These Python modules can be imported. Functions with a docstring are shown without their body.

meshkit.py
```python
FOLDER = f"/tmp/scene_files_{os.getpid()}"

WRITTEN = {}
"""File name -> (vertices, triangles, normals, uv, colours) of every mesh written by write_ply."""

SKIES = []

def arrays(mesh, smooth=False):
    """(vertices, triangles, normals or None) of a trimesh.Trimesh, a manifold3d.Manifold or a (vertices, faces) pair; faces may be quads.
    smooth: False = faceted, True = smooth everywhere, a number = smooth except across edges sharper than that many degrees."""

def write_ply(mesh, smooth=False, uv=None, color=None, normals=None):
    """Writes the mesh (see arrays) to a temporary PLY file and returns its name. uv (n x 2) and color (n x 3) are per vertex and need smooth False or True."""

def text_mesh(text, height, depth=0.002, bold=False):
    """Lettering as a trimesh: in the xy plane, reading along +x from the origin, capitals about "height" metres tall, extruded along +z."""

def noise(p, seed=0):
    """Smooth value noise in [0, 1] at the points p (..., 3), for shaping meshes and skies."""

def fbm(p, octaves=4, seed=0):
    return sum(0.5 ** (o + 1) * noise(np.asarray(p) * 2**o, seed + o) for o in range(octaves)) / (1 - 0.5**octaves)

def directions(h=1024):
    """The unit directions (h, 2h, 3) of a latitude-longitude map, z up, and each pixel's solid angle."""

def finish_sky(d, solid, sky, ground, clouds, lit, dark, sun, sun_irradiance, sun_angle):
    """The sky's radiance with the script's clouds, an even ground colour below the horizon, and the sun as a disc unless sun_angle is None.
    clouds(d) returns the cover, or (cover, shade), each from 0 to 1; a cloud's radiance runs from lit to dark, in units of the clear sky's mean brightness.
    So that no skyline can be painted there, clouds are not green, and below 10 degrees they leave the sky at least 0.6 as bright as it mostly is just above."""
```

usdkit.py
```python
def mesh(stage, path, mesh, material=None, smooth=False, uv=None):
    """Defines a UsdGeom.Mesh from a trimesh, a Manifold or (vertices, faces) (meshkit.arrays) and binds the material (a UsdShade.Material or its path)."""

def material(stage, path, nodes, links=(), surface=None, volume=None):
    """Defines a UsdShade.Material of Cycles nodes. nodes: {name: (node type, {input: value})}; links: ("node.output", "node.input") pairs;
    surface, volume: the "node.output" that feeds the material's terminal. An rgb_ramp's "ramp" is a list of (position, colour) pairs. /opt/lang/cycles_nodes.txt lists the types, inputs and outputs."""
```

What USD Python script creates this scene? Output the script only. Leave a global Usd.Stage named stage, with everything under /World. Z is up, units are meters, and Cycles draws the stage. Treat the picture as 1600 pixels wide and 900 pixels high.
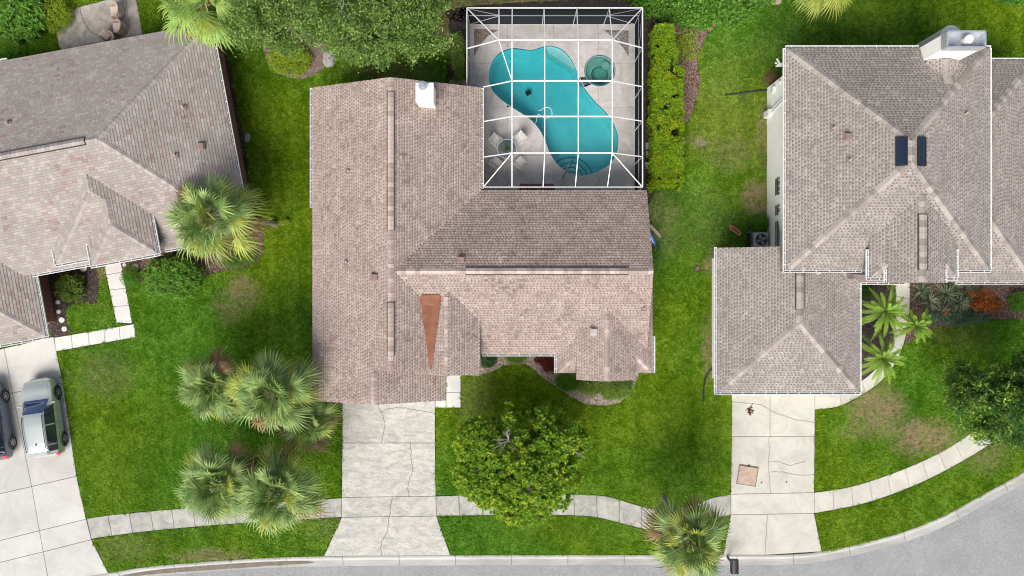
import math, random
import numpy as np, trimesh, manifold3d, shapely, usdkit, meshkit
from shapely.geometry import Polygon, LineString, Point, box as sbox, MultiPolygon
from shapely.ops import unary_union
from pxr import Usd, UsdGeom, UsdLux, UsdShade, Gf, Sdf, Vt

stage = Usd.Stage.CreateInMemory()
UsdGeom.SetStageUpAxis(stage, UsdGeom.Tokens.z)
UsdGeom.SetStageMetersPerUnit(stage, 1.0)
UsdGeom.Xform.Define(stage, '/World')
UsdGeom.Scope.Define(stage, '/World/Looks')

# ------------------------------------------------------------------ camera, sky, sun
HC = 45.0                                   # the drone hovers 45 m above the lawn, looking straight down
cam = UsdGeom.Camera.Define(stage, '/World/camera')
cam.CreateHorizontalApertureAttr(36.0)
cam.CreateVerticalApertureAttr(20.25)
cam.CreateFocalLengthAttr(36.0 * HC / 64.0)
cam.CreateClippingRangeAttr(Gf.Vec2f(0.5, 2000))
cam.CreateExposureAttr(1.68)
cam.AddTranslateOp().Set(Gf.Vec3d(0, 0, HC))

SUN = np.array([-0.20, -0.70, 0.69]); SUN /= np.linalg.norm(SUN)
SKY_STRENGTH, SUN_INTENSITY, SUN_ANGLE = 0.054, 0.40, 42.0
elev, rot = math.asin(SUN[2]), math.atan2(SUN[0], SUN[1])
skym = usdkit.material(stage, '/World/Looks/sky_air', {
    's': ('sky_texture', {'sky_type': 'single_scattering', 'sun_disc': False, 'sun_elevation': elev, 'sun_rotation': rot, 'aerosol_density': 2.0}),
    'g': ('rgb_to_bw', {}),
    'm': ('mix_color', {'fac': 0.55}),
    'b': ('background_shader', {'strength': SKY_STRENGTH})},
    [('s.color', 'g.color'), ('s.color', 'm.a'), ('g.val', 'm.b'), ('m.result', 'b.color')], surface='b.background')
dome = UsdLux.DomeLight.Define(stage, '/World/sky')
UsdShade.MaterialBindingAPI.Apply(dome.GetPrim()).Bind(skym)
sun = UsdLux.DistantLight.Define(stage, '/World/sun')
sun.CreateNormalizeAttr(True); sun.CreateIntensityAttr(SUN_INTENSITY); sun.CreateAngleAttr(SUN_ANGLE)
sun.CreateColorAttr(Gf.Vec3f(1.0, 0.955, 0.89))
zx = SUN; xx = np.cross([0, 1, 0], zx); xx /= np.linalg.norm(xx); yx = np.cross(zx, xx)
sun.AddTransformOp().Set(Gf.Matrix4d(*xx, 0, *yx, 0, *zx, 0, 0, 0, 0, 1))
for p in (dome, sun):
    p.GetPrim().SetCustomDataByKey('kind', 'structure')
dome.GetPrim().SetCustomDataByKey('label', 'hazy bright daylight sky over the suburb')
dome.GetPrim().SetCustomDataByKey('category', 'sky')

# ------------------------------------------------------------------ helpers
rng = np.random.default_rng(7)
K = 0.04                                    # metres per pixel of the photograph on the ground

def P(px, py, z=0.0):
    f = K * (HC - z) / HC
    return np.array([(px - 800) * f, (450 - py) * f, z])

def PP(pts, z=0.0):
    return [tuple(P(x, y, z)[:2]) for x, y in pts]

_used = {}
def numbered(parent, name):
    k = parent + '/' + name
    n = _used.get(k, 0); _used[k] = n + 1
    return k if n == 0 else f'{k}_{n:03d}'

def arr(m):
    if isinstance(m, tuple):
        v, f = np.asarray(m[0], float), np.asarray(m[1], int)
        if f.ndim == 2 and f.shape[1] == 4:
            f = np.vstack([f[:, [0, 1, 2]], f[:, [0, 2, 3]]])
        return v, f
    if hasattr(m, 'to_mesh'):
        mm = m.to_mesh(); return np.array(mm.vert_properties[:, :3], float), np.array(mm.tri_verts, int)
    return np.array(m.vertices, float), np.array(m.faces, int)

def join(ms):
    V, F, n = [], [], 0
    for m in ms:
        v, f = arr(m)
        if len(f) == 0: continue
        V.append(v); F.append(f + n); n += len(v)
    return np.vstack(V), np.vstack(F)

def data(prim, **kw):
    for k, v in kw.items():
        if v: prim.SetCustomDataByKey(k, v)

TONE = {}                                   # materials whose colour is picked per separate piece of a mesh
_trng = np.random.default_rng(3)
def tones_of(m, v, f, mat):
    if mat not in TONE: return
    from scipy.sparse import coo_matrix
    from scipy.sparse.csgraph import connected_components
    n = len(v); e = np.vstack([f[:, [0, 1]], f[:, [1, 2]]])
    k, lab = connected_components(coo_matrix((np.ones(len(e)), (e[:, 0], e[:, 1])), shape=(n, n)), directed=False)
    t = _trng.uniform(0, 1, k); share, sc = TONE[mat]
    if share:                               # neighbours share part of their tone: sprays of young and old leaves
        cnt = np.bincount(lab, minlength=k)[:, None]; cen = np.stack([np.bincount(lab, v[:, j], k) for j in range(3)], 1) / cnt
        t = np.clip((1 - share) * t + share * (1.9 * (meshkit.fbm(cen * sc, 2, 4) - .5) + .5), 0, 1)
    UsdGeom.PrimvarsAPI(m).CreatePrimvar('tone', Sdf.ValueTypeNames.FloatArray, 'vertex').Set(Vt.FloatArray.FromNumpy(t[lab].astype(np.float32)))

class Thing:
    def __init__(self, name, label, cat, loc=(0, 0, 0), group=None, kind=None):
        self.path = numbered('/World', name)
        x = UsdGeom.Xform.Define(stage, self.path)
        self.loc = np.asarray(loc, float)
        x.AddTranslateOp().Set(Gf.Vec3d(*map(float, self.loc)))
        self.prim = x.GetPrim()
        data(self.prim, label=label, category=cat, group=group, kind=kind)
    def part(self, name, mesh, mat, parent=None, smooth=False, label=None, kind=None):
        v, f = arr(mesh)
        path = numbered(parent or self.path, name)
        m = usdkit.mesh(stage, path, (v - self.loc, f), M[mat], smooth=smooth)
        tones_of(m, v, f, mat)
        data(m.GetPrim(), label=label, kind=kind)
        return path

def single(name, mesh, mat, label=None, cat=None, kind=None, group=None, smooth=False):
    path = numbered('/World', name)
    m = usdkit.mesh(stage, path, arr(mesh), M[mat], smooth=smooth)
    tones_of(m, *arr(mesh), mat)
    data(m.GetPrim(), label=label, category=cat, kind=kind, group=group)
    return path

def bx(c, s, rz=0.0, bev=0.0):
    """box of size s centred at c, turned by rz, edges chamfered by bev"""
    s = np.asarray(s, float)
    if bev > 0:
        h = s / 2; b = min(bev, h.min() * 0.9)
        pts = []
        for sx in (-1, 1):
            for sy in (-1, 1):
                for sz in (-1, 1):
                    pts += [(sx * (h[0] - b), sy * (h[1] - b), sz * h[2]), (sx * (h[0] - b), sy * h[1], sz * (h[2] - b)), (sx * h[0], sy * (h[1] - b), sz * (h[2] - b))]
        v, f = arr(manifold3d.Manifold.hull_points(np.array(pts)))
    else:
        v, f = arr(trimesh.creation.box(extents=s))
    c_, s_ = math.cos(rz), math.sin(rz)
    R = np.array([[c_, -s_, 0], [s_, c_, 0], [0, 0, 1]])
    return v @ R.T + np.asarray(c, float), f

def bar(a, b, w, h=None, up=(0, 0, 1), bev=0.0):
    """square bar from a to b, w wide and h tall"""
    a, b = np.asarray(a, float), np.asarray(b, float); h = h or w
    d = b - a; L = np.linalg.norm(d); d = d / L
    up = np.asarray(up, float)
    if abs(d @ up) > 0.95: up = np.array([0, 1.0, 0])
    s = np.cross(d, up); s /= np.linalg.norm(s); u = np.cross(s, d)
    v, f = bx((0, 0, 0), (L, w, h), 0, bev)
    return (a + b) / 2 + v @ np.array([d, s, u]), f

def tube(pts, r, n=8, cap=True):
    p = np.asarray(pts, float); r = np.broadcast_to(np.asarray(r, float), (len(p),))
    t = np.gradient(p, axis=0); t /= np.linalg.norm(t, axis=1, keepdims=True) + 1e-9
    a = np.cross(t, np.where(np.abs(t[:, 2:]) < 0.9, [[0, 0, 1.0]], [[1.0, 0, 0]]))
    a /= np.linalg.norm(a, axis=1, keepdims=True) + 1e-9
    b = np.cross(t, a); ang = np.arange(n) * 2 * np.pi / n
    v = (p[:, None] + r[:, None, None] * (np.cos(ang)[None, :, None] * a[:, None] + np.sin(ang)[None, :, None] * b[:, None])).reshape(-1, 3)
    i, j = np.meshgrid(np.arange(len(p) - 1), np.arange(n), indexing='ij')
    q = np.stack([i * n + j, i * n + (j + 1) % n, (i + 1) * n + (j + 1) % n, (i + 1) * n + j], -1).reshape(-1, 4)
    f = np.vstack([q[:, [0, 2, 1]], q[:, [0, 3, 2]]])
    if cap:
        k = len(v); v = np.vstack([v, p[:1], p[-1:]]); e = (len(p) - 1) * n
        f = np.vstack([f, [[k, (x + 1) % n, x] for x in range(n)], [[k + 1, e + x, e + (x + 1) % n] for x in range(n)]])
        f[-2 * n:] = f[-2 * n:, ::-1]
    return v, f

def cyl(c, r, h, n=20, r2=None):
    """upright cylinder or cone frustum standing at c"""
    c = np.asarray(c, float)
    return tube([c, c + [0, 0, h]], [r, r if r2 is None else r2], n)

def polys(g):
    if g.is_empty: return []
    if g.geom_type == 'Polygon': return [g]
    return [p for p in getattr(g, 'geoms', []) if p.geom_type == 'Polygon' and p.area > 1e-6]

def tri(poly):
    v, f = trimesh.creation.triangulate_polygon(poly, engine='earcut')
    v = np.asarray(v, float); f = np.asarray(f, int)
    a, b, c = v[f[:, 0]], v[f[:, 1]], v[f[:, 2]]
    cr = (b - a)[:, 0] * (c - a)[:, 1] - (b - a)[:, 1] * (c - a)[:, 0]
    f[cr < 0] = f[cr < 0][:, ::-1]
    return v[:, :2], f[np.abs(cr) > 1e-10]

def sheet(g, z):
    ms = []
    for p in polys(g):
        v, f = tri(p); ms.append((np.c_[v, np.full(len(v), z)], f))
    return join(ms)

def prism(g, z0, z1, chamfer=0.0):
    ms = []
    for p in polys(g):
        if chamfer and p.buffer(-chamfer).geom_type == 'Polygon' and not p.buffer(-chamfer).is_empty:
            q = p.buffer(-chamfer, join_style=2)
            ms.append(trimesh.creation.extrude_polygon(p, z1 - chamfer - z0, engine='earcut').apply_translation((0, 0, z0)))
            # chamfered rim
            v1, v2 = np.array(p.exterior.coords)[:-1], np.array(q.exterior.coords)[:-1]
            if len(v1) == len(v2) and len(p.interiors) == 0:
                k = int(np.argmin(((v2 - v1[0]) ** 2).sum(1))); v2 = np.roll(v2, -k, 0)
                if len(v1) > 2 and ((v2[1] - v1[1]) ** 2).sum() < ((v2[-1] - v1[1]) ** 2).sum():
                    n = len(v1); V = np.vstack([np.c_[v1, np.full(n, z1 - chamfer)], np.c_[v2, np.full(n, z1)]])
                    F = [[i, (i + 1) % n, n + (i + 1) % n, n + i] for i in range(n)]
                    if not p.exterior.is_ccw: F = [x[::-1] for x in F]
                    ms.append((V, np.array(F)))
                    t_v, t_f = tri(q); ms.append((np.c_[t_v, np.full(len(t_v), z1)], t_f))
                    continue
            ms.append(trimesh.creation.extrude_polygon(p, z1 - z0, engine='earcut').apply_translation((0, 0, z0)))
        else:
            ms.append(trimesh.creation.extrude_polygon(p, z1 - z0, engine='earcut').apply_translation((0, 0, z0)))
    return join(ms)

def smooth_line(pts, n=8, closed=False):
    """Catmull-Rom curve through 2-D or 3-D points"""
    p = np.asarray(pts, float)
    q = np.vstack([p[-1:], p, p[:2]]) if closed else np.vstack([2 * p[:1] - p[1:2], p, 2 * p[-1:] - p[-2:-1]])
    out = []
    for i in range(1, len(q) - 2):
        for t in np.arange(n) / n:
            a, b, c, d = q[i - 1:i + 3]
            out.append(0.5 * (2 * b + (c - a) * t + (2 * a - 5 * b + 4 * c - d) * t * t + (3 * b - a - 3 * c + d) * t ** 3))
    if not closed: out.append(p[-1])
    return np.array(out)

def resample(pts, n):
    l = LineString(pts); return np.array([l.interpolate(i / (n - 1), normalized=True).coords[0] for i in range(n)])

def rotz(v, a):
    c, s = math.cos(a), math.sin(a); return np.asarray(v, float) @ np.array([[c, s, 0], [-s, c, 0], [0, 0, 1]])

# ------------------------------------------------------------------ materials
M = {}
def lin(r, g=None, b=None):
    if g is None: r, g, b = r
    return tuple(((c / 255) / 12.92 if c / 255 <= 0.04045 else ((c / 255 + 0.055) / 1.055) ** 2.4) for c in (r, g, b))

def mat(name, nodes, links, surface='p.BSDF', volume=None):
    M[name] = usdkit.material(stage, '/World/Looks/' + name, nodes, links, surface=surface, volume=volume)

def plain(name, col, rough=0.6, var=0.12, scale=3.0, bump=0.0, bscale=40.0, metallic=0.0, spec=0.5, coat=0.0, detail=5.0):
    c = np.array(col)
    N = {'g': ('geometry', {}), 'n': ('noise_texture', {'scale': scale, 'detail': detail, 'roughness': 0.65}),
         'r': ('rgb_ramp', {'ramp': [(0.3, tuple(c * (1 - var))), (0.7, tuple(np.minimum(c * (1 + var), 0.95)))]}),
         'p': ('principled_bsdf', {'roughness': rough, 'metallic': metallic, 'specular_ior_level': spec, 'coat_weight': coat})}
    L = [('g.position', 'n.vector'), ('n.fac', 'r.fac'), ('r.color', 'p.base_color')]
    if bump:
        N['n2'] = ('noise_texture', {'scale': bscale, 'detail': 4.0}); N['b'] = ('bump', {'strength': bump, 'distance': 0.02})
        L += [('g.position', 'n2.vector'), ('n2.fac', 'b.height'), ('b.normal', 'p.normal')]
    mat(name, N, L)

def island(name, ramp, rough=0.8, stain=0.25, stain_scale=0.5, streak=None, transl=0.0, spec=0.3, use='piece', share=0.0, sc=1.0):
    """colour picked per piece (per island of the mesh, or per object), with weathering of its own shape"""
    src = 'at.fac' if use == 'piece' else 'o.random'
    if use == 'piece': TONE[name] = (share, sc)
    N = {'g': ('geometry', {}), 'o': ('object_info', {}), 'at': ('attribute', {'attribute': 'tone'}), 'r': ('rgb_ramp', {'ramp': ramp}),
         'n': ('noise_texture', {'scale': stain_scale, 'detail': 6.0, 'roughness': 0.7}),
         'mp': ('mapping', {'scale': streak or (1, 1, 1)}),
         'w': ('rgb_ramp', {'ramp': [(0.3, (1 - stain,) * 3), (0.68, (1 + stain * 0.25,) * 3)]}),
         'x': ('mix_color', {'blend_type': 'multiply', 'fac': 1.0, 'use_clamp': False}),
         'p': ('principled_bsdf', {'roughness': rough, 'specular_ior_level': spec})}
    L = [(src, 'r.fac'), ('g.position', 'mp.vector'), ('mp.vector', 'n.vector'), ('n.fac', 'w.fac'), ('r.color', 'x.a'), ('w.color', 'x.b'), ('x.result', 'p.base_color')]
    s = 'p.BSDF'
    if transl:
        N['t'] = ('translucent_bsdf', {}); N['ms'] = ('mix_closure', {'fac': transl})
        L += [('x.result', 't.color'), ('p.BSDF', 'ms.closure1'), ('t.BSDF', 'ms.closure2')]; s = 'ms.closure'
    mat(name, N, L, s)
def tones(*cs):
    n = len(cs); return [(i / max(n - 1, 1), c) for i, c in enumerate(cs)]

# roofs: laminated shingles, the raised teeth and the darker course under them
island('shingle_teeth_main', tones((.20, .15, .13), (.315, .245, .212), (.365, .29, .252), (.405, .325, .285), (.47, .385, .345)), .9, .10, .7, share=.38, sc=1.5)
island('shingle_base_main', tones((.155, .105, .10), (.20, .14, .13), (.175, .125, .115)), .95, .25, .55, (1, .45, 1))
island('shingle_teeth_right', tones((.225, .20, .18), (.295, .262, .24), (.33, .295, .27), (.385, .347, .32)), .9, .12, .6, share=.32, sc=1.3)
island('shingle_base_right', tones((.14, .12, .115), (.17, .15, .14)), .95, .2, .5)
island('shingle_teeth_left', [(0, (.24, .175, .155)), (.11, (.29, .215, .19)), (.22, (.34, .275, .245)), (.34, (.30, .268, .244)), (.7, (.34, .305, .28)), (.85, (.395, .355, .33)), (1, (.32, .285, .26))], .9, .15, .5, share=.25, sc=.8)
island('shingle_base_left', tones((.13, .11, .105), (.16, .135, .13)), .95, .2, .5)
for k, (a, b) in {'main': ((.31, .24, .21), (.45, .365, .33)), 'right': ((.23, .20, .18), (.35, .31, .28)), 'left': ((.27, .235, .22), (.34, .30, .28))}.items():
    for i, t in enumerate((0.0, .5, 1.0)):
        plain(f'ridge_cap_{k}_{i}', tuple(np.array(a) * (1 - t) + np.array(b) * t), .9, .12, 6, .3, 60)
for k, c in {'main': (.195, .14, .122), 'right': (.155, .13, .118), 'left': (.15, .125, .118)}.items(): plain('shingle_cutout_' + k, c, .95, .15, 3)  # pads on top of the tabs: notch shade and dark under-layer as colour
plain('roof_deck', (.16, .13, .12), .9)
plain('white_metal', (.70, .70, .69), .35, .04, 2)
plain('gutter_white', (.82, .82, .81), .4, .06, 3)
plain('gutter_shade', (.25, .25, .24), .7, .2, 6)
plain('white_stucco', (.90, .865, .80), .85, .05, 1.2, .25, 60)
plain('cream_stucco', (.66, .60, .52), .85, .06, 1.5, .25, 60)
plain('brown_board', (.20, .085, .062), .8, .35, 7, .4, 30)
plain('white_paint', (.82, .81, .79), .5, .04, 2)
plain('rusty_metal', (.20, .068, .030), .65, .3, 1.6, .15, 12)
plain('galvanised', (.55, .58, .62), .35, .1, 5, metallic=.6)
plain('dark_void', (.06, .05, .045), .9)
plain('vent_brown', (.22, .15, .13), .7, .1)
plain('lead_grey', (.42, .36, .34), .6, .1)
# concrete of the different ages
def concrete(name, col, dirt, rough=.85, dscale=.9, amt=.55, streak=(1, 1, 1), grain=(.86, 1.08), gscale=34.0, dist=.6):
    N = {'g': ('geometry', {}), 'mp': ('mapping', {'scale': streak}), 'n': ('noise_texture', {'scale': dscale, 'detail': 8.0, 'roughness': .72, 'distortion': dist}),
         'r': ('rgb_ramp', {'ramp': [(.38, (amt,) * 3), (.50, (amt * .5,) * 3), (.63, (0, 0, 0))]}), 'f': ('noise_texture', {'scale': gscale, 'detail': 5.0, 'roughness': .75}),
         'fr': ('rgb_ramp', {'ramp': [(.3, (grain[0],) * 3), (.7, (grain[1],) * 3)]}), 'i': ('rgb_ramp', {'ramp': [(0, (.93,) * 3), (1, (1.05,) * 3)]}), 'o': ('object_info', {}),
         'm': ('mix_color', {'a': col, 'b': dirt}), 'x': ('mix_color', {'blend_type': 'multiply', 'fac': 1.0, 'use_clamp': False}), 'y': ('mix_color', {'blend_type': 'multiply', 'fac': 1.0, 'use_clamp': False}),
         'b': ('bump', {'strength': .25, 'distance': .01}), 'p': ('principled_bsdf', {'roughness': rough, 'specular_ior_level': .3})}
    mat(name, N, [('g.position', 'mp.vector'), ('mp.vector', 'n.vector'), ('n.fac', 'r.fac'), ('r.color', 'm.fac'), ('g.position', 'f.vector'), ('f.fac', 'fr.fac'),
                  ('m.result', 'x.a'), ('fr.color', 'x.b'), ('o.random', 'i.fac'), ('x.result', 'y.a'), ('i.color', 'y.b'), ('y.result', 'p.base_color'), ('f.fac', 'b.height'), ('b.normal', 'p.normal')])
concrete('concrete_main', (.565, .545, .49), (.30, .295, .275), dscale=1.4, amt=.75, streak=(.75, 1.7, 1), dist=1.2, grain=(.74, 1.12), gscale=11.0)
concrete('concrete_left', (.56, .545, .515), (.42, .405, .375), dscale=.6, amt=.7)
concrete('concrete_right', (.575, .555, .485), (.41, .39, .34), dscale=.9, amt=.65, grain=(.86, 1.08))
concrete('concrete_new', (.66, .65, .62), (.50, .49, .46), dscale=.8, amt=.5)
concrete('concrete_walk', (.47, .455, .415), (.27, .265, .245), dscale=1.5, amt=.9)
concrete('concrete_kerb', (.43, .42, .40), (.25, .24, .225), dscale=.8, amt=.6, streak=(.3, 1.5, 1))
concrete('pool_deck', (.63, .595, .565), (.43, .385, .345), dscale=1.25, amt=.8)
concrete('old_patio', (.50, .45, .39), (.27, .24, .21), dscale=1.6, amt=.9)
concrete('asphalt', (.315, .322, .325), (.25, .255, .258), dscale=.45, amt=.7, grain=(.55, 1.4), gscale=16.0)
concrete('kerb_dirt', (.22, .185, .145), (.14, .12, .10), dscale=2.0, amt=.8)
plain('soil', (.055, .04, .03), .95, .35, 2.5, .6, 25)
plain('mulch_bed', (.085, .05, .04), .95, .4, 5, .8, 30)
plain('dark_mulch_bed', (.04, .032, .028), .95, .4, 5, .8, 30)
plain('stone_bed', (.22, .17, .14), .95, .3, 6, .6, 40)
plain('cut_wood', (.30, .24, .18), .8, .3, 8, .4, 40)
plain('grey_stone', (.33, .31, .29), .85, .25, 6, .5, 20)
island('mulch_chips', tones((.22, .125, .10), (.30, .19, .16), (.15, .085, .07), (.36, .25, .21), (.11, .06, .05)), .9, .2, .8, use='object')
island('dark_mulch_chips', tones((.10, .065, .055), (.16, .11, .095), (.06, .045, .04), (.24, .175, .155)), .9, .2, .8, use='object')
island('river_stones', tones((.50, .40, .33), (.58, .50, .43), (.40, .29, .235), (.62, .56, .50), (.46, .34, .27), (.33, .26, .22)), .75, .1, .8, use='object')
island('grey_stones', tones((.30, .28, .27), (.22, .20, .19), (.38, .36, .34), (.17, .16, .15)), .8, .1, .8, use='object')
island('brown_stones', tones((.34, .25, .20), (.26, .19, .155), (.40, .31, .255), (.20, .15, .12)), .8, .1, .8, use='object')
# pool
plain('plaster_blue', (.46, .74, .765), .6, .08, .9)
plain('plaster_shelf', (.46, .68, .68), .6, .05, 1.2)
plain('plaster_step', (.42, .67, .69), .6, .05, 1.2)
plain('plaster_spa', (.36, .53, .49), .6, .06, 2)
plain('tile_dark', (.06, .12, .16), .3, .2, 12)
def water(name, tint, absorb):
    mat(name, {'g': ('geometry', {}), 'n': ('noise_texture', {'scale': 2.2, 'detail': 3.0}), 'b': ('bump', {'strength': .10, 'distance': .03}), 't': ('transparent_bsdf', {'color': tint}),
               's': ('glossy_bsdf', {'color': (1, 1, 1), 'roughness': .02}), 'f': ('fresnel', {'IOR': 1.33}), 'm': ('mix_closure', {}), 'va': ('absorption_volume', {'color': absorb, 'density': 1.0})},
        [('g.position', 'n.vector'), ('n.fac', 'b.height'), ('b.normal', 's.normal'), ('b.normal', 'f.normal'), ('f.fac', 'm.fac'), ('t.BSDF', 'm.closure1'), ('s.BSDF', 'm.closure2')], 'm.closure', 'va.volume')
water('pool_water', (.92, .98, .98), (.42, .90, .912)); water('spa_water', (.85, .95, .93), (.40, .82, .77))
def screen(name, cover, facing):
    mat(name, {'lw': ('layer_weight', {'blend': .5}), 'mr': ('map_range', {'from_min': .28, 'from_max': .66, 'to_min': cover, 'to_max': facing, 'clamp': True}), 't': ('transparent_bsdf', {}),
               'd': ('diffuse_bsdf', {'color': (.030, .033, .040)}), 'm': ('mix_closure', {})},
        [('lw.facing', 'mr.value'), ('mr.result', 'm.fac'), ('t.BSDF', 'm.closure1'), ('d.BSDF', 'm.closure2')], 'm.closure')
screen('insect_screen', .035, .95)
# cars
def paint(name, col, metallic=.55):
    mat(name, {'p': ('principled_bsdf', {'base_color': col, 'metallic': metallic, 'roughness': .32, 'coat_weight': .8, 'coat_roughness': .06})}, [])
paint('silver_paint', (.56, .59, .57), .6); paint('blue_paint', (.10, .13, .19), .6)
mat('car_glass', {'p': ('principled_bsdf', {'base_color': (.015, .02, .03), 'roughness': .04, 'specular_ior_level': .9, 'coat_weight': 1.0})}, [])
mat('windscreen', {'p': ('principled_bsdf', {'base_color': (.02, .05, .12), 'roughness': .04, 'specular_ior_level': 1.0, 'coat_weight': 1.0})}, [])
mat('skylight_glass', {'p': ('principled_bsdf', {'base_color': (.012, .022, .045), 'roughness': .22, 'specular_ior_level': .4})}, [])
mat('red_lens', {'p': ('principled_bsdf', {'base_color': (.55, .02, .03), 'roughness': .15, 'coat_weight': 1.0})}, [])
mat('clear_lens', {'p': ('principled_bsdf', {'base_color': (.55, .58, .6), 'roughness': .12, 'metallic': .5, 'coat_weight': 1.0})}, [])
mat('rubber', {'p': ('principled_bsdf', {'base_color': (.018, .018, .019), 'roughness': .7})}, [])
mat('black_plastic', {'p': ('principled_bsdf', {'base_color': (.02, .02, .022), 'roughness': .45})}, [])
mat('alloy', {'p': ('principled_bsdf', {'base_color': (.55, .56, .58), 'roughness': .3, 'metallic': .8})}, [])
plain('black_iron', (.02, .02, .022), .5)
plain('ac_grey', (.40, .39, .41), .5, .08); plain('ac_fan', (.035, .045, .06), .45)
plain('orange_plastic', (.62, .20, .07), .5, .15, 6)
plain('blue_plastic', (.05, .22, .65), .4, .1)
plain('wicker', (.44, .335, .27), .8, .25, 45, .5, 120)
plain('wicker_cushion', (.55, .45, .38), .85, .1, 10)
plain('sling_fabric', (.60, .57, .53), .8, .08, 10); plain('chair_metal', (.68, .67, .65), .45, .06)
mat('table_glass', {'t': ('transparent_bsdf', {'color': (.72, .80, .80)}), 's': ('glossy_bsdf', {'roughness': .05}), 'f': ('fresnel', {'IOR': 1.45}), 'm': ('mix_closure', {})},
    [('f.fac', 'm.fac'), ('t.BSDF', 'm.closure1'), ('s.BSDF', 'm.closure2')], 'm.closure')
plain('hatch_tan', (.42, .315, .24), .8, .18, 5, .3, 40)
plain('clay_brown', (.17, .09, .075), .7, .15)
plain('steel', (.45, .46, .48), .3, .05, metallic=.9)
# plants
def leaf(name, *cs, transl=.32, rough=.5, stain=.2, spec=.18, share=.55):
    island(name, tones(*cs), rough, stain, 1.3, None, transl, spec, share=share, sc=1.7)
leaf('leaf_oak', (.045, .095, .022), (.12, .22, .045), (.24, .37, .085), (.085, .17, .035), (.42, .55, .15), (.19, .31, .065))
leaf('leaf_round', (.04, .12, .012), (.13, .29, .02), (.28, .43, .03), (.09, .22, .018), (.50, .59, .04), (.34, .47, .03))
leaf('leaf_feather', (.035, .095, .028), (.09, .21, .04), (.06, .14, .03), (.32, .50, .07), (.58, .72, .12))
leaf('leaf_hedge', (.05, .13, .012), (.19, .36, .018), (.36, .50, .02), (.10, .23, .015), (.46, .50, .02), (.26, .43, .02), share=.65)
leaf('leaf_lime', (.22, .36, .035), (.40, .50, .04), (.30, .44, .04), (.48, .52, .05))
leaf('leaf_green', (.07, .19, .025), (.19, .38, .05), (.11, .27, .035), (.30, .50, .07))
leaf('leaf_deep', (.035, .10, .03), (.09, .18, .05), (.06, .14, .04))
leaf('leaf_dark_green', (.09, .17, .03), (.22, .33, .06), (.33, .45, .08))
leaf('leaf_grass', (.18, .30, .04), (.28, .41, .07), (.33, .45, .10))
leaf('leaf_red', (.13, .028, .02), (.20, .045, .022), (.06, .018, .015), (.28, .065, .025))
leaf('leaf_orange', (.70, .11, .02), (.05, .07, .025), (.60, .06, .02), (.70, .30, .03), (.08, .11, .03), (.75, .18, .02), share=.2)
leaf('leaf_bluegreen', (.09, .17, .10), (.20, .31, .20), (.06, .12, .07), (.26, .36, .22))
leaf('leaf_strap', (.05, .09, .04), (.12, .17, .085), (.28, .33, .20), (.04, .075, .035), (.44, .47, .32), share=.1)
leaf('palm_blade', (.09, .17, .045), (.20, .31, .085), (.14, .235, .06), (.39, .48, .16), (.12, .21, .055), transl=.12, spec=.22)
leaf('palm_blade_yellow', (.27, .33, .05), (.40, .43, .08), (.22, .30, .05), (.36, .33, .08), transl=.12, spec=.22)
leaf('palm_blade_bright', (.20, .38, .08), (.31, .48, .10), (.43, .56, .16), (.24, .42, .09), transl=.3)
leaf('palm_dead', (.22, .125, .055), (.32, .21, .10), (.14, .075, .035), (.40, .30, .17), transl=.1)
leaf('date_blade', (.13, .27, .03), (.25, .40, .045), (.19, .34, .04), (.38, .50, .07), transl=.2)
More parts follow.
